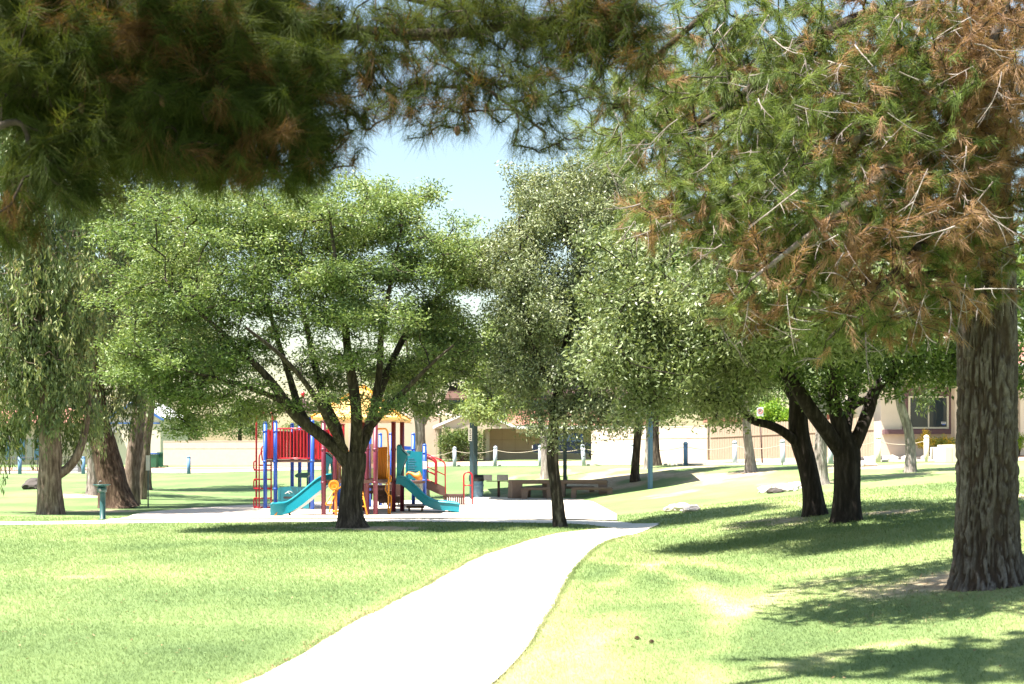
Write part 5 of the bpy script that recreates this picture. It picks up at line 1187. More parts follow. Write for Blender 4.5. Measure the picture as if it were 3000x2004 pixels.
tw2_l = [px_limb(q) for q in (
    [(2470, 1335, D2, .15), (2430, 1275, D2 - .2, .14), (2385, 1215, D2 - .4, .13), (2335, 1140, D2 - .6, .12), (2280, 1065, D2 - .9, .10), (2215, 990, D2 - 1.2, .06), (2140, 930, D2 - 1.5, .03)],
    [(2488, 1330, D2, .14), (2520, 1265, D2, .125), (2545, 1200, D2 + .1, .115), (2562, 1145, D2 + .2, .105), (2610, 1095, D2 + .3, .08), (2680, 1060, D2 + .4, .05), (2760, 1040, D2 + .5, .025)],
    [(2490, 1290, D2, .09), (2470, 1230, D2 + .4, .08), (2500, 1190, D2 + .6, .07), (2545, 1165, D2 + .8, .06), (2600, 1120, D2 + 1.1, .03)],
    [(2450, 1200, D2, .09), (2440, 1060, D2 - 1.4, .075), (2480, 950, D2 - 2.6, .055), (2520, 880, D2 - 3.4, .025)],
    [(2475, 1290, D2, .10), (2500, 1150, D2 + .8, .08), (2540, 1020, D2 + 1.4, .05), (2580, 900, D2 + 1.8, .02)])]
tw2_b = [B(2480, 1030, D2, 1.4, 2.0, .75), B(2640, 1040, D2 + .3, 1.2, 1.6, .65), B(2790, 1050, D2 + .4, .9, 1.3, .6), B(2720, 1110, D2, .6, .8, .30, .7), B(2350, 1030, D2 - .8, 1.2, 1.4, .7), B(2550, 860, D2 + .5, 2.2, 2.4, 1.0), B(2940, 1000, D2 + .5, .9, 1.3, .8), B(2260, 900, D2 - 1.5, 1.2, 1.2, .8), B(2420, 1150, D2 - .3, .5, .7, .25, .5), B(2350, 880, D2 - 3.6, 1.5, 1.3, .8), B(2600, 880, D2 - 3.4, 1.5, 1.3, .8), B(2820, 900, D2 - 2.5, 1.4, 1.5, .8), B(2300, 760, D2 - 3.6, 1.8, 1.6, 1.0, 1.4), B(2600, 740, D2 - 3.0, 2.0, 1.8, 1.0, 1.4), B(2850, 780, D2 - 1.5, 1.8, 1.8, 1.0)]  # lobes nearer the viewer are hidden, added to thicken the shadow band
make_tree('tree', 'right and forked of the dark twin trunks under the big pine', 'tree', G(2478, 1528), tw2_tr, tw2_l, sample_blobs(tw2_b, 1150, 2.0, 19, 420, (.25, .25, .17)), B_pair, L_pair, lambda p, e: leaf_cloud(p, e, 56, (.18, .18, .15), .130, .050, 23, .35, .6, .2, .45, .1), group='dark twin trees', tip=.006, minz=2.3, amp=.12, fx=3.5, seed=19, n=30, step=.06, flare=(.2, .25))

# eucalypts at left
def euc(lab, base, trunk, limbs, blobs, n, per, bark, seed, nm='eucalyptus_tree'):
    pts = sample_blobs(blobs, n, 1.8, seed)
    return make_tree(nm, lab, 'tree', base, trunk, limbs, pts, bark, L_euc, lambda p, e: strands(p, per, .95, .18, .044, seed), group='eucalypts by the drinking fountain', tip=.007, minz=3.0, wig=.2, up=.5, amp=.12, fx=3.5, seed=seed, n=30, step=.07, flare=(.25, .15))
e1 = G(150, 1506).y
euc('straight grey brown eucalypt trunk with drooping foliage at the left edge', G(150, 1506), px_limb([(148, 1512, e1, .36), (147, 1420, e1, .325), (147, 1340, e1, .32), (146, 1270, e1, .28), (140, 1180, e1, .22), (130, 1050, e1, .2), (120, 880, e1, .16), (140, 680, e1, .11), (170, 480, e1, .06)]),
    [px_limb(q) for q in ([(165, 1395, e1, .14), (200, 1370, e1 + .2, .13), (228, 1330, e1 + .3, .12), (250, 1260, e1 + .5, .10), (262, 1150, e1 + .6, .08), (280, 1000, e1 + .8, .06), (330, 800, e1 + 1, .03)],
     [(135, 1265, e1 - .1, .10), (126, 1210, e1 - .2, .09), (122, 1160, e1 - .3, .08), (90, 1020, e1 - .6, .06), (50, 860, e1 - .8, .03)],
     [(122, 950, e1, .08), (60, 820, e1 + .6, .06), (0, 700, e1 + .8, .03)], [(130, 800, e1, .07), (220, 650, e1 + .3, .05), (300, 520, e1 + .6, .02)])],
    [B(60, 850, e1, 1.6, 2, 2.2), B(170, 1000, e1 - .4, 1.3, 1.5, 1.3), B(60, 1130, e1, 1.0, 1.4, 1.0), B(230, 1180, e1 + .3, .8, 1.0, .9), B(200, 640, e1, 1.6, 2, 1.6), B(20, 600, e1, 1.4, 2, 1.6), B(150, 1200, e1 - .7, .5, .4, .5, .6), B(20, 1240, e1 + .5, .9, .8, .6), B(70, 1000, e1 - .6, 1.2, 1.2, 1.0), B(250, 900, e1, 1.3, 1.5, 1.2), B(110, 1120, e1 - .8, .7, .5, .6), B(215, 1100, e1 - .6, .6, .6, .6), B(100, 420, e1, 2.2, 2, 1.4), B(180, 1230, e1 + 1.2, .8, .6, .4), B(60, 1200, e1 + 1, 1.0, .8, .6), B(0, 1000, e1, 1.2, 1.5, 1.4), B(60, 260, e1, 3, 2.6, 1.6), B(110, 760, e1 - 1, 1.8, 1, 1.6)], 2000, 34, B_euc, 41)  # highest wide lobe is hidden, added to shade the lawn
e2 = G(335, 1488).y
euc('thick dark eucalypt trunk leaning left behind the drinking fountain', G(335, 1488), px_limb([(345, 1494, e2, .60), (335, 1440, e2, .50), (318, 1360, e2, .45), (300, 1290, e2, .40), (285, 1220, e2, .34), (280, 1120, e2, .28), (300, 960, e2, .2), (330, 760, e2, .13), (360, 560, e2, .06)]),
    [px_limb(q) for q in ([(282, 1150, e2, .14), (240, 1020, e2 - .3, .11), (210, 880, e2 - .6, .08), (180, 720, e2 - .8, .03)], [(290, 1020, e2, .13), (370, 900, e2 + .5, .10), (440, 780, e2 + .8, .06), (500, 620, e2 + 1, .03)], [(310, 900, e2, .10), (260, 760, e2 + .5, .07), (240, 600, e2 + .9, .03)])],
    [B(300, 850, e2, 1.8, 2.2, 1.8), B(430, 700, e2 + .6, 1.6, 2, 1.6), B(230, 1080, e2 - .3, .9, 1.2, 1.1), B(340, 1120, e2, .8, 1.0, 1.0), B(320, 560, e2, 2.0, 2.2, 1.3), B(500, 560, e2, 1.4, 1.8, 1.1), B(300, 1180, e2 - .7, .7, .5, .5), B(400, 940, e2, 1.3, 1.4, 1.2), B(350, 420, e2, 2.4, 2.2, 1.2), B(270, 1240, e2 + .8, .6, .5, .35), B(420, 1150, e2 + .5, .7, .8, .6), B(330, 1000, e2 + .5, 1.6, 1.5, 1.2), B(300, 300, e2, 3, 2.6, 1.6), B(360, 780, e2 - 1, 1.6, 1, 1.4)], 1600, 32, B_eucd, 43)  # wide top lobe out of sight, put in for lawn shade
e3 = G(385, 1478).y
euc('grey eucalypt trunk leaning right just behind the thick dark one', G(385, 1478), px_limb([(382, 1484, e3, .30), (386, 1400, e3, .27), (398, 1300, e3, .25), (408, 1200, e3, .22), (425, 1080, e3, .18), (460, 900, e3, .12), (500, 720, e3, .06)]),
    [px_limb([(415, 1150, e3, .10), (380, 1050, e3 + .4, .08), (350, 920, e3 + .7, .04)]), px_limb([(440, 1000, e3, .09), (520, 900, e3 + .5, .07), (600, 780, e3 + .9, .03)])],
    [B(460, 820, e3, 1.6, 2, 1.6), B(400, 1060, e3, .8, 1.1, .9), B(560, 740, e3 + .5, 1.3, 1.7, 1.2)], 500, 26, B_euc, 45)
e4 = G(412, 1462).y
euc('pale ridged eucalypt trunk rightmost of the left cluster', G(412, 1462), px_limb([(411, 1468, e4, .22), (416, 1400, e4, .21), (424, 1310, e4, .20), (436, 1220, e4, .185), (450, 1100, e4, .15), (480, 930, e4, .10), (520, 760, e4, .05)]),
    [px_limb([(442, 1170, e4, .09), (500, 1080, e4 + .5, .07), (570, 980, e4 + 1, .04)])],
    [B(500, 880, e4, 1.6, 2, 1.5), B(450, 1080, e4, .8, 1, .8), B(600, 980, e4 + .6, 1.1, 1.5, 1.0)], 420, 26, B_euc, 47)
e5 = G(277, 1449).y
euc('pale smooth trunk half hidden behind the thick leaning eucalypt', G(277, 1449), px_limb([(278, 1454, e5, .30), (276, 1380, e5, .26), (274, 1290, e5, .24), (270, 1180, e5, .2), (260, 1020, e5, .14), (250, 820, e5, .07)]),
    [px_limb([(268, 1120, e5, .10), (200, 1000, e5 + .6, .07), (150, 880, e5 + .9, .04)])], [B(230, 850, e5, 1.8, 2, 1.8), B(150, 1050, e5, 1.2, 1.5, 1.2)], 420, 26, B_grey, 49)

# background trees
def bgtree(name, lab, base_px, d, trunk, limbs, blobs, n, per, sig, leaf, bark, seed, Ls=.11, Ws=.04, tip=.007, droop=.2, z0=None, minz=2.5, amp=.10):
    base = GD(base_px, d)
    tr = ([base - Vector((0, 0, .1))] + [P(a, b, d + dd_) for a, b, dd_, r in trunk], [trunk[0][3] * 1.25] + [r for *_, r in trunk])
    pts = sample_blobs(blobs, n, 1.9, seed)
    return make_tree(name, lab, 'tree', base, tr, [px_limb(q) for q in limbs], pts, bark, leaf, lambda p, e: leaf_cloud(p, e, per, sig, Ls * 1.25, Ws * 1.5, seed, droop, .6, .18, .45, .2), tip=tip, minz=minz, wig=.18, seed=seed, n=18, step=.12, amp=amp, fx=3.5, flare=(.25, .3))
bgtree('tree', 'grey trunk forking high behind the yellow roofed play tower', 1238, 50, [(1236, 1360, 0, .24), (1232, 1290, 0, .21), (1230, 1245, 0, .20), (1218, 1200, 0, .13), (1205, 1120, 0, .10), (1190, 1000, 0, .05)],
       [[(1232, 1250, 50, .14), (1250, 1215, 50.2, .12), (1262, 1150, 50.4, .10), (1280, 1060, 50.6, .07), (1300, 960, 50.8, .04)]],
       [B(1200, 1090, 50, 2.0, 2, 1.0), B(1310, 1080, 50.4, 1.7, 2, 1.2), B(1350, 1190, 50.2, 1.2, 1.4, .5), B(1260, 960, 50, 2.2, 2, 1.0), B(1140, 1140, 50, 1.2, 1.4, .6)], 420, 46, (.22, .22, .12), L_mesq, B_grey, 61, .12, .04)
bgtree('palo_verde_tree', 'airy pale green tree behind the picnic ramada', 1600, 57, [(1598, 1330, 0, .20), (1590, 1260, 0, .17), (1570, 1180, -.3, .13), (1530, 1100, -.6, .09), (1480, 1000, -.8, .05)],
       [[(1575, 1190, 56.5, .09), (1540, 1120, 54, .08), (1500, 1090, 51, .065), (1460, 1100, 48.5, .05), (1420, 1130, 47, .03)], [(1572, 1180, 56.7, .09), (1600, 1080, 57, .06), (1620, 980, 57.3, .03)]],
       [B(1430, 1090, 47.5, 1.3, 1.4, 1.2), B(1470, 1000, 49, 1.2, 1.5, .95), B(1400, 1195, 46.6, .9, .9, .5), B(1480, 1180, 46.6, 1.0, .9, .5), B(1545, 1110, 47, 1.0, 1.2, 1.0), B(1580, 1000, 50, 1.4, 1.6, 1.1), B(1440, 1225, 46.2, .9, .6, .28)], 640, 46, (.2, .2, .12), L_palo, B_grey, 63, .13, .035)
bgtree('tree', 'brown trunk on the bare berm behind the right picnic table', 1863, 51.5, [(1860, 1400, 0, .20), (1864, 1330, 0, .165), (1870, 1260, 0, .15), (1876, 1180, 0, .12), (1880, 1080, 0, .07)], [[(1872, 1230, 51.5, .08), (1930, 1150, 51.8, .06), (1990, 1080, 52, .03)]],
       [B(1880, 1100, 51.5, 1.8, 1.8, 1.2), B(1970, 1180, 52, 1.4, 1.4, .7), B(2000, 1060, 52, 1.6, 1.6, 1.0)], 260, 40, (.22, .22, .14), L_far, B_mesq, 65, .13, .045)
bgtree('tree', 'pale slim trunk left of the blue ramada post on the berm', 1897, 57, [(1898, 1330, 0, .15), (1902, 1250, 0, .14), (1906, 1150, 0, .09)], [[(1904, 1220, 57, .06), (1850, 1130, 57.3, .03)]], [B(1900, 1090, 57, 1.6, 1.6, 1.0)], 140, 36, (.22, .22, .14), L_far, B_grey, 67, .13, .045)
bgtree('tree', 'dark brown trunk right of the blue ramada post at the street edge', 1925, 59.5, [(1922, 1330, 0, .19), (1920, 1270, 0, .17), (1922, 1180, 0, .14), (1930, 1080, 0, .07)], [[(1921, 1220, 59.5, .08), (1980, 1150, 60, .05), (2060, 1120, 60.5, .03)]], [B(1940, 1080, 59.5, 1.9, 1.8, 1.2), B(2060, 1160, 60.5, 1.6, 1.5, .9)], 220, 36, (.22, .22, .14), L_far, B_mesq, 69, .13, .045)
bgtree('tree', 'mottled grey trunk in front of the plank fence', 2200, 48, [(2196, 1340, 0, .19), (2188, 1260, 0, .16), (2188, 1190, 0, .145), (2192, 1100, 0, .11), (2200, 980, 0, .06)], [[(2190, 1170, 48, .07), (2120, 1090, 48.4, .05), (2060, 1030, 48.6, .03)], [(2192, 1130, 48, .07), (2270, 1060, 48.3, .05), (2340, 1000, 48.5, .03)]],
       [B(2130, 1090, 48, 1.6, 1.6, 1.1), B(2260, 1080, 48, 1.5, 1.6, .9), B(2200, 960, 48, 2.2, 2, 1.2)], 320, 40, (.22, .22, .15), L_far, B_grey, 71, .13, .05)
bgtree('tree', 'pale rough trunk between the dark twin trunks', 2408, 38.5, [(2406, 1400, 0, .205), (2404, 1320, 0, .19), (2406, 1240, 0, .17), (2410, 1120, 0, .13), (2420, 980, 0, .06)], [[(2408, 1180, 38.5, .08), (2470, 1080, 38.8, .05), (2540, 1000, 39, .03)]], [B(2420, 1000, 38.5, 2.0, 1.8, 1.0), B(2540, 1060, 39, 1.4, 1.5, .7)], 240, 40, (.2, .2, .15), L_far, B_grey, 73, .12, .045)
bgtree('eucalyptus_tree', 'smooth grey trunk bending left in front of the plum framed window', 2666, 41, [(2668, 1330, 0, .165), (2662, 1260, 0, .155), (2640, 1190, 0, .145), (2632, 1130, 0, .13), (2650, 1060, 0, .10), (2680, 960, 0, .05)], [[(2640, 1110, 41, .07), (2700, 1060, 40.6, .05), (2760, 1080, 40.2, .03)]],
       [B(2700, 1040, 41, 1.6, 1.6, .8), B(2712, 1150, 40.4, .45, .5, .65, 1.5), B(2790, 1090, 40.6, .8, .9, .5), B(2600, 1050, 41, 1.0, 1.2, .6)], 240, 38, (.13, .13, .2), L_euc, B_grey, 75, .13, .03, droop=1.2)
bgtree('eucalyptus_tree', 'tree added far behind the pale ridged trunk to shade the back lawn', 424, 57, [(424, 1300, 0, .26), (430, 1200, 0, .22), (440, 1080, 0, .15), (450, 950, 0, .08)], [[(436, 1130, 57, .09), (520, 1050, 57.5, .07), (600, 980, 58, .03)], [(432, 1150, 57, .09), (340, 1060, 57.5, .07), (260, 980, 58, .03)]],  # added for its shadow on the lawn, trunk kept out of sight
       [B(450, 1040, 57, 3.0, 3, 1.8), B(590, 1080, 57.5, 2.2, 2.4, 1.3), B(320, 1060, 57, 2.2, 2.4, 1.4), B(450, 920, 57, 3, 3, 1.4), B(180, 1080, 58, 2.0, 2.4, 1.4)], 520, 36, (.26, .26, .2), L_far, B_euc, 77, .15, .05)
# far trees behind the houses
FT = [(-140, 112, 6.5, 'far tree behind the grey house at the left edge'), (520, 118, 5.5, 'far tree over the cream wall left of the red ladder'), (700, 125, 7.0, 'far tree behind the red arch ladder'), (900, 122, 5.0, 'far tree behind the blue play tower'),
      (1150, 116, 4.6, 'far tree left of the gabled carport roof'), (1560, 126, 6.5, 'far tree above the red tiled roof'), (1880, 110, 7.0, 'far tree over the white block wall'), (2120, 96, 7.0, 'far tree behind the brown shed'), (2330, 92, 7.5, 'far tree between the shed and the patio'), (2560, 100, 7.0, 'far tree behind the patio roof'), (3080, 92, 8, 'far tree behind the right house')]
for i, (px, d, hh, lab) in enumerate(FT):
    b = GD(px, d); t = thing('tree', lab, 'tree', b, 'trees behind the houses')
    V, FA = bark_tube([b, b + Vector((.1, 0, hh * .4)), b + Vector((-.1, .1, hh * .85))], [.28, .2, .05], .3, 10, .1, 3, 1, i); npmesh('trunk', V, FA, B_mesq, t, None, True)
    c = b + Vector((0, 0, hh * .62)); bl = [(c, (hh * .42, hh * .4, hh * .3)), (c + Vector((hh * .3, 0, -.1 * hh)), (hh * .25, hh * .25, hh * .2)), (c + Vector((-hh * .32, .2, -.05 * hh)), (hh * .25, hh * .25, hh * .22)), (c + Vector((.1, 0, hh * .2)), (hh * .25, hh * .25, hh * .18))]
    p = sample_blobs(bl, 260, 1.9, 200 + i); e = unit(p - np.array(tuple(c)))
    V, FA, tone = leaf_cloud(p, e, 22, (.3, .3, .2), .25, .11, 300 + i, .2, .5, .18, .5); npmesh('crown', V, FA, L_far, t, {'tone': tone})
# shrubs
def shrub(name, lab, cat, blobs, base, n, per, sig, leaf, seed, Ls, Ws, tone_shift=0):
    t = thing(name, lab, cat, base); p = sample_blobs(blobs, n, 2.2, seed)
    st_ = []
    b = np.array(tuple(base))
    for q in p[:14]: st_.append((np.array([b, b * .6 + q * .4 + np.array([0, 0, .1]), q]), np.array([.03, .02, .008])))
    V, FA = tubes(st_, 5); npmesh('stems', V, FA, B_mesq, t, None, True)
    e = unit(p - b); V, FA, tone = leaf_cloud(p, e, per, sig, Ls, Ws, seed, .1, .6, .22, .4); npmesh('foliage', V, FA, leaf, t, {'tone': np.clip(tone + tone_shift, 0, 1)})
    return t
c = GD(1350, 83); shrub('shrub', 'large dark green shrub filling the gabled carport', 'shrub', [B(1320, 1300, 83.4, 1.0, .6, 1.15), B(1385, 1305, 83.4, .9, .6, 1.1), B(1355, 1280, 83.5, 1.0, .6, .8)], c, 260, 40, (.14, .14, .14), L_pair, 81, .13, .06)
c = GD(2285, 66); shrub('shrub', 'bright yellow green shrub rising over the plank fence', 'shrub', [B(2270, 1215, 67, 1.0, .8, .75), B(2300, 1230, 67, .8, .8, .6), B(2250, 1240, 67, .6, .7, .5), B(2290, 1280, 67, .8, .6, .7)], c, 260, 40, (.14, .14, .13), L_bush, 83, .15, .07)
c = GD(2735, 57.8); shrub('flower_bush', 'yellow flowering bush below the plum framed window', 'bush', [B(2715, 1295, 57.9, .6, .4, .32), B(2760, 1296, 57.9, .5, .4, .34), B(2712, 1275, 58, .2, .2, .25), B(2785, 1298, 57.8, .3, .3, .3)], c, 190, 34, (.07, .07, .06), L_flow, 85, .06, .032, .06)
c = GD(2985, 58); shrub('shrub', 'small green shrub right of the big pine trunk', 'shrub', [B(2984, 1290, 57.6, .25, .3, .45)], c, 60, 30, (.07, .07, .08), L_bush, 87, .07, .03)

# big pine at right
DP = G(2890, 1715).y
kp = DP / F
pn_tr = px_limb([(2893, 1735, DP, 92 * kp), (2893, 1600, DP, 86 * kp), (2893, 1400, DP, 83 * kp), (2893, 1150, DP, 80 * kp), (2891, 900, DP, 77 * kp), (2885, 650, DP, .265), (2880, 350, DP, .23), (2880, 0, DP, .19), (2900, -400, DP, .14), (2890, -900, DP, .06)])
pn_l = [px_limb(q) for q in (
    [(2880, 300, DP, .10), (2760, 250, DP - .6, .085), (2640, 320, DP - 1.0, .07), (2480, 420, DP - 1.3, .055), (2300, 520, DP - 1.5, .04), (2050, 620, DP - 1.6, .022), (1880, 690, DP - 1.6, .012)],
    [(2880, 450, DP, .08), (2760, 430, DP - .8, .07), (2620, 480, DP - 1.4, .055), (2480, 600, DP - 1.8, .04), (2330, 720, DP - 2.0, .025), (2200, 820, DP - 2.1, .012)],
    [(2880, 100, DP, .10), (2700, 30, DP - .5, .085), (2500, 60, DP - .8, .07), (2300, 180, DP - 1.0, .05), (2120, 320, DP - 1.1, .03), (1950, 420, DP - 1.2, .014)],
    [(2885, 600, DP, .07), (2780, 640, DP - .9, .055), (2660, 760, DP - 1.4, .04), (2520, 900, DP - 1.7, .022), (2420, 1000, DP - 1.8, .012)],
    [(2885, 780, DP, .06), (2800, 800, DP - .4, .05), (2690, 810, DP - .7, .04), (2560, 850, DP - 1, .02)],
    [(2890, -200, DP, .10), (2650, -260, DP - .4, .08), (2350, -180, DP - .7, .06), (2080, 30, DP - .9, .035), (1880, 200, DP - 1, .015)],
    [(2890, 350, DP, .08), (3000, 300, DP - .6, .06), (3150, 380, DP - 1, .03)],
    [(2890, -50, DP, .08), (2960, -120, DP - .8, .06), (2930, 60, DP - 1.5, .045), (2850, 250, DP - 2, .02)],
    [(2885, 200, DP, .09), (2600, 160, DP + .8, .07), (2300, 300, DP + 1.3, .05), (2050, 480, DP + 1.5, .02)])]
pn_b = [B(2300, 480, DP - 1.2, 1.5, 1.4, 1.05), B(2050, 480, DP - 1.3, 1.0, 1.1, .8), B(2560, 720, DP - 1.4, 1.2, 1.2, .85), B(2300, 760, DP - 1.6, .85, .9, .6), B(2120, 640, DP - 1.5, .75, .9, .55), B(2450, 150, DP - .6, 1.7, 1.6, 1.0), B(2100, 170, DP - .8, 1.0, 1.2, .8), B(2850, 250, DP - 1.4, 1.1, 1.2, 1.0), B(2870, 600, DP - 1.2, .85, .9, .8), B(2450, 930, DP - 1.7, .6, .8, .4), B(2700, 900, DP - 1.2, .7, .8, .42), B(2930, 860, DP - .7, .5, .4, .25, .6), B(2680, 450, DP - 1.2, 1.3, 1.2, .9), B(2300, 350, DP + .8, 1.8, 1.0, 1.0), B(1950, 620, DP - 1.5, .5, .7, .4), B(1850, 330, DP - 1.0, .7, .9, .6), B(2550, 330, DP - 1.2, 1.3, 1.0, .9), B(2400, 640, DP - 1.8, 1.0, .8, .7), B(2880, 420, DP - 1.0, .8, .5, .9, 1.6), B(2880, 720, DP - .8, .6, .4, .5, 1.6), B(2900, 80, DP - 1.0, .8, .5, .6, 2.2), B(2900, 250, DP - .8, .7, .4, .5, 2), B(2960, 500, DP - .8, .5, .4, .6, 1.8), B(2780, 120, DP - 1.6, .9, .6, .6, 1.6), B(2000, 300, DP + .5, 1.2, .8, .9), B(2500, 500, DP + 1.0, 1.8, .8, 1.2), B(2200, 900, DP - 1.6, .5, .6, .3), B(2620, 980, DP - 1.5, .5, .6, .2)]
pn_top = [B(2500, -300, DP, 2.6, 2.4, 1.2), B(2850, -700, DP, 2.2, 2.2, 1.6), B(3150, 100, DP, 1.4, 2, 1.8)]  # crown above the view, added for the shade it casts
pnp = sample_blobs(pn_b, 6000, 1.9, 91); pnq = sample_blobs(pn_top, 700, 1.6, 92)
pine = thing('pine_tree', 'big pine with furrowed bark and browning needles at the right edge', 'tree', G(2890, 1715))
V, FA = bark_tube(pn_tr[0][:8], pn_tr[1][:8], .024, 160, .15, 7.5, 2.6, 5, .06, (.22, .30), True); npmesh('trunk', V, FA, B_pine, pine, {'plate': BARK['plate']}, True)
V, FA = bark_tube(pn_tr[0][7:], pn_tr[1][7:], .1, 24, .1, 3, 1.5, 6, .04); npmesh('trunk_top', V, FA, B_mesq, pine, None, True)
for i, l in enumerate(pn_l):
    V, FA = bark_tube(l[0], l[1], .08, 10, .15, 3, 3, 30 + i, .15); npmesh('limb', V, FA, B_mesq if i not in (0, 1) else B_twig, pine, None, True)
tw, ends = grow([(pn_tr[0][5:], pn_tr[1][5:])] + pn_l, np.concatenate([pnp, pnq]), .0032, .50, 1.5, .22, 5, .1, .2)
V, FA = tubes(tw, 3); npmesh('branches', V, FA, B_twigd, pine, None, True)
pp = np.concatenate([pnp, pnq])
pxp = pp[:, 0] / pp[:, 1] * F + 1500; pyp = HZ - (pp[:, 2] - EYE) / pp[:, 1] * F
# dead, browning boughs near the trunk and in the upper right of the crown
brown = fbm(pp[:, 0] * 1.5, pp[:, 1] * 1.5, pp[:, 2] * 1.5, 3, 5) + .16 * np.clip((pp[:, 0] - 3.3) / 1.4, -.5, 1) + .20 * np.clip((pp[:, 0] - 3.7) / .8, 0, 1) * np.clip((pp[:, 2] - 4.3) / .8, 0, 1) + .17 * np.clip((4.1 - pp[:, 2]) / 1.0, 0, 1)
rr_ = rng.random(len(pp))
tone = np.where(brown + (rr_ - .5) * .42 > .60, .56 + .40 * rr_, .08 + .40 * rr_)
bare = (rng.random(len(pp)) < .10)
V, FA, tn = needles(pp[~bare], ends[~bare], 64, .13, .0052, 6, .20, tone[~bare], .35, .75); npmesh('crown', V, FA, L_pine, pine, {'tone': tn})
# bare, bleached twigs hanging out of the crown
tws = []
r9 = np.random.default_rng(99)
for i in r9.choice(len(pnp), 620, replace=False):
    p0 = pnp[i] + np.array([0, -.12, 0]); e = unit(np.array([r9.normal() * .7 - .25, r9.normal() * .4 - .35, -.55 + r9.normal() * .45])); L = .18 + .38 * r9.random()
    c = unit(e + r9.normal(size=3) * .6); s = np.linspace(0, 1, 6)[:, None]
    pth = p0 + e * L * s * (1 - s * .3) + c * L * s * s * .5; tws.append((pth, .0060 * (1 - .75 * s[:, 0]) * (.7 + .7 * r9.random())))
    for k in range(3):
        b0 = pth[1 + k]; e2_ = unit(e + r9.normal(size=3) * .8 + np.array([0, 0, -.4])); s2 = np.linspace(0, 1, 4)[:, None]; l2 = L * .4
        tws.append((b0 + e2_ * l2 * s2 + r9.normal(size=3) * .03 * s2**2, .0042 * (1 - .7 * s2[:, 0])))
V, FA = tubes(tws, 4); npmesh('dead_twigs', V, FA, B_twig, pine, None, True)

# pine over the viewer, its boughs hanging into the top of the picture
fp_base = Vector((-4.9, 4.2, h1(-4.9, 4.2)))
fp = thing('pine_tree', 'shaded pine boughs hanging across the top of the view', 'tree', fp_base)
fp_tr = ([fp_base - Vector((0, 0, .1)), Vector((-4.9, 4.2, 1.5)), Vector((-4.8, 4.3, 4)), Vector((-4.6, 4.3, 7)), Vector((-4.5, 4.2, 10))], [.36, .30, .27, .18, .05])
V, FA = bark_tube(fp_tr[0], fp_tr[1], .06, 60, .15, 4, 2, 8, .05, (.25, .35), True); npmesh('trunk', V, FA, B_pine, fp, {'plate': BARK['plate']}, True)
fl = [px_limb(q) for q in (
    [(-600, 350, 6.0, .08), (0, 120, 6.6, .06), (500, 60, 6.9, .05), (1000, 95, 7.1, .042), (1300, 100, 7.1, .032), (1600, 60, 7.2, .02), (1850, 60, 7.2, .01)],
    [(-700, 500, 5.8, .06), (-100, 300, 6.3, .045), (300, 250, 6.5, .035), (650, 330, 6.6, .022), (900, 450, 6.7, .012)],
    [(-600, 700, 5.8, .035), (-100, 420, 6.2, .022), (60, 360, 6.3, .018), (100, 480, 6.3, .013), (200, 560, 6.3, .008)],
    [(300, 60, 6.8, .03), (600, 20, 7.0, .025), (900, -60, 7.2, .02), (1300, 20, 7.3, .015), (1700, 100, 7.3, .01)],
    [(1250, 100, 7.1, .018), (1350, 200, 7.0, .013), (1480, 300, 6.9, .009), (1600, 390, 6.9, .006)])]
fl = [([fp_tr[0][2] + Vector((0, 0, -.3 + .2 * i))] + l[0], [.10] + l[1]) if i in (0, 1, 2) else l for i, l in enumerate(fl)]
fl.append(([fp_tr[0][3], Vector((-3, 5.8, 7.0)), Vector((-1, 7.6, 7.1)), Vector((.6, 8.3, 7.0)), Vector((1.8, 7.9, 6.8))], [.1, .08, .05, .035, .015])); fl.append(([fp_tr[0][3], Vector((-3, 4.8, 6.6)), Vector((-1, 5.4, 6.4)), Vector((.8, 5.6, 6.0))], [.1, .08, .05, .02])); fl.append(([Vector((-4.8, 4.3, 5.2)), Vector((-3.5, 5.4, 5.4)), Vector((-2, 6.0, 5.4)), Vector((0, 6.2, 5.2)), Vector((1.6, 6.2, 5.0))], [.1, .08, .06, .04, .02]))  # unseen high limbs added to carry the shading tufts
for i, l in enumerate(fl):
    V, FA = bark_tube(l[0], l[1], .06, 10, .15, 3, 3, 60 + i, .15); npmesh('limb', V, FA, B_twigd, fp, None, True)
fb_ = [B(250, 130, 6.7, .75, .55, .42), B(650, 180, 6.8, .60, .55, .40), B(120, 60, 6.9, .6, .6, .35), B(480, 330, 6.6, .48, .45, .28), B(760, 370, 6.6, .32, .4, .26), B(900, 440, 6.7, .16, .25, .15, .8), B(250, 440, 6.5, .30, .35, .20, .8), B(230, 600, 6.3, .16, .2, .12, .5), B(60, 560, 6.3, .12, .2, .28, .5), B(880, 60, 7.1, .25, .4, .2), B(560, 500, 6.6, .26, .3, .14, .8), B(20, 300, 6.5, .25, .3, .2, .6), B(850, 250, 6.8, .40, .4, .3), B(800, 80, 7, .35, .4, .25), B(420, 150, 6.6, .6, .4, .35), B(640, 480, 6.6, .35, .35, .16), B(860, 520, 6.65, .18, .25, .12), B(130, 230, 6.5, .4, .4, .25), B(150, 480, 6.3, .22, .2, .14, .6), B(50, 680, 6.3, .14, .2, .14, .5), B(280, 570, 6.4, .2, .2, .1, .6), B(400, 430, 6.5, .4, .35, .18)]
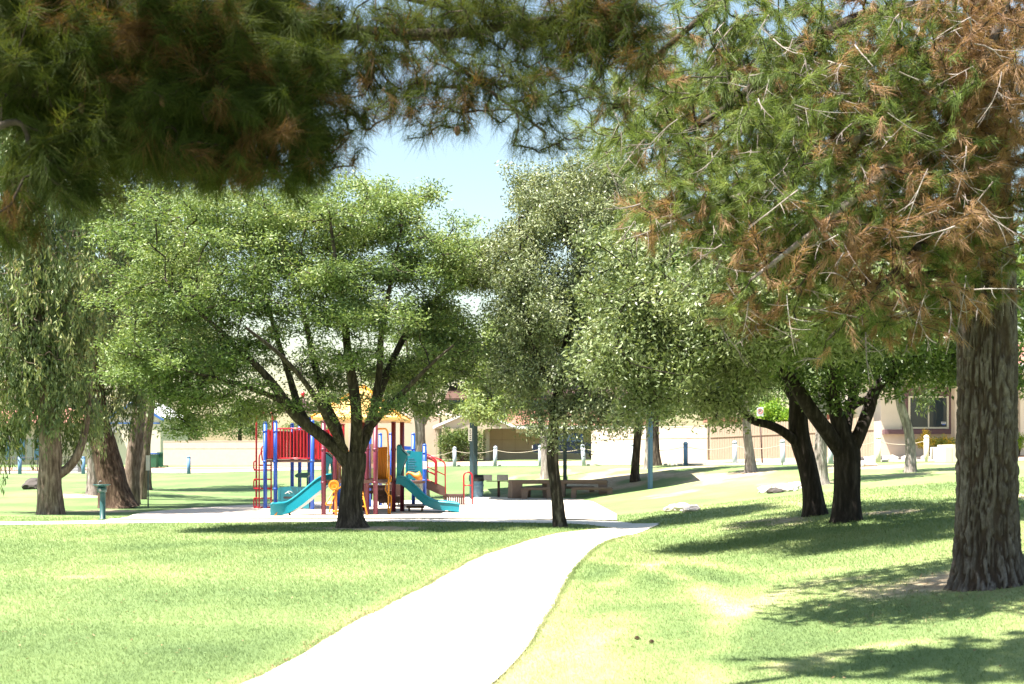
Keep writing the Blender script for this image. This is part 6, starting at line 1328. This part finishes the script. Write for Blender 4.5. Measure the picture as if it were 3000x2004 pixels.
fs_ = [B(1200, 90, 7.1, .5, .4, .22), B(1250, 250, 7.0, .42, .35, .18), B(1500, 100, 7.2, .45, .4, .22), B(1760, 120, 7.2, .38, .4, .26), B(1560, 330, 6.9, .26, .25, .14), B(1650, 420, 6.9, .20, .2, .08), B(1050, 330, 6.9, .15, .2, .14), B(1450, 240, 7.0, .3, .3, .16), B(1700, 30, 7.3, .5, .4, .18), B(1080, 200, 7.0, .34, .3, .24), B(1180, 340, 6.9, .30, .25, .15), B(1350, 330, 6.9, .26, .25, .12), B(1000, 430, 6.8, .16, .2, .14), B(1650, 250, 7.0, .34, .3, .2), B(1350, 30, 7.2, .6, .4, .2), B(1800, 330, 7.0, .16, .2, .12), B(1520, 430, 6.85, .16, .2, .08), B(1820, 60, 7.2, .32, .3, .3, 1.6), B(1880, 200, 7.1, .2, .25, .14, 1.2), B(1620, 120, 7.2, .4, .3, .2, 1.4)]
ft_ = [((-3.2, 4.6, 5.6), (1.4, 1.0, .8)), ((-1.2, 5.3, 5.6), (1.4, .9, .6)), ((.6, 5.5, 5.5), (1.3, .8, .5)), ((-2.2, 4.6, 7.0), (1.7, 1.0, .8)), ((-.3, 5.1, 6.6), (1.3, .8, .5)), ((-4.2, 4.0, 8.6), (1.4, 1.2, 1.0)), ((.3, 8.2, 7.0), (1.5, .7, .5), 2.2), ((1.4, 7.6, 6.6), (1.2, .6, .5), 2.6), ((2.2, 8.6, 6.4), (1.0, .6, .4), 2.6)]  # unseen upper crown, added to shade the boughs and lower right lawn
p1 = sample_blobs(fb_, 3000, 2.0, 71); p2 = sample_blobs(fs_, 1550, 2.0, 72); p3 = sample_blobs(ft_, 1750, 1.6, 73)
pa = np.concatenate([p1, p2, p3])
tw, ends = grow(fl, pa, .0024, .48, 1.0, .28, 7, .0, .12)
V, FA = tubes(tw, 3); npmesh('branches', V, FA, B_twigd, fp, None, True)
ends = unit(ends + np.array([0, 0, -.45]))
br = fbm(pa[:, 0] * 1.6, pa[:, 1] * 1.6, pa[:, 2] * 2.2, 3, 15); rr_ = rng.random(len(pa))
tone = np.where(br + (rr_ - .5) * .45 > .625, .56 + .30 * rr_, .06 + .42 * rr_)
n1, n2 = len(p1), len(p2)
a = needles(p1, ends[:n1], 84, .15, .0030, 8, .14, tone[:n1], .3, .8); b = needles(p2, ends[n1:n1 + n2], 32, .13, .0028, 9, .12, tone[n1:n1 + n2], .3, .8); c = needles(p3, ends[n1 + n2:], 48, .22, .024, 10, .2, tone[n1 + n2:], .2)  # last set is overlarge and out of view, to block sun
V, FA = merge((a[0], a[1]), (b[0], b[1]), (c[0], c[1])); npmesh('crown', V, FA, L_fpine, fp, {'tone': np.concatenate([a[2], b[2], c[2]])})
# cones on the foreground boughs
r8 = np.random.default_rng(4)
for i in r8.choice(n1 + n2, 26, replace=False):
    p = pa[i]; mb = MB(); mb.lathe(p - np.array([0, 0, .03]), [(.004, -.03), (.014, -.02), (.019, -.002), (.015, .018), (.004, .03)], 8); mb.build('cone', M_cone, fp)
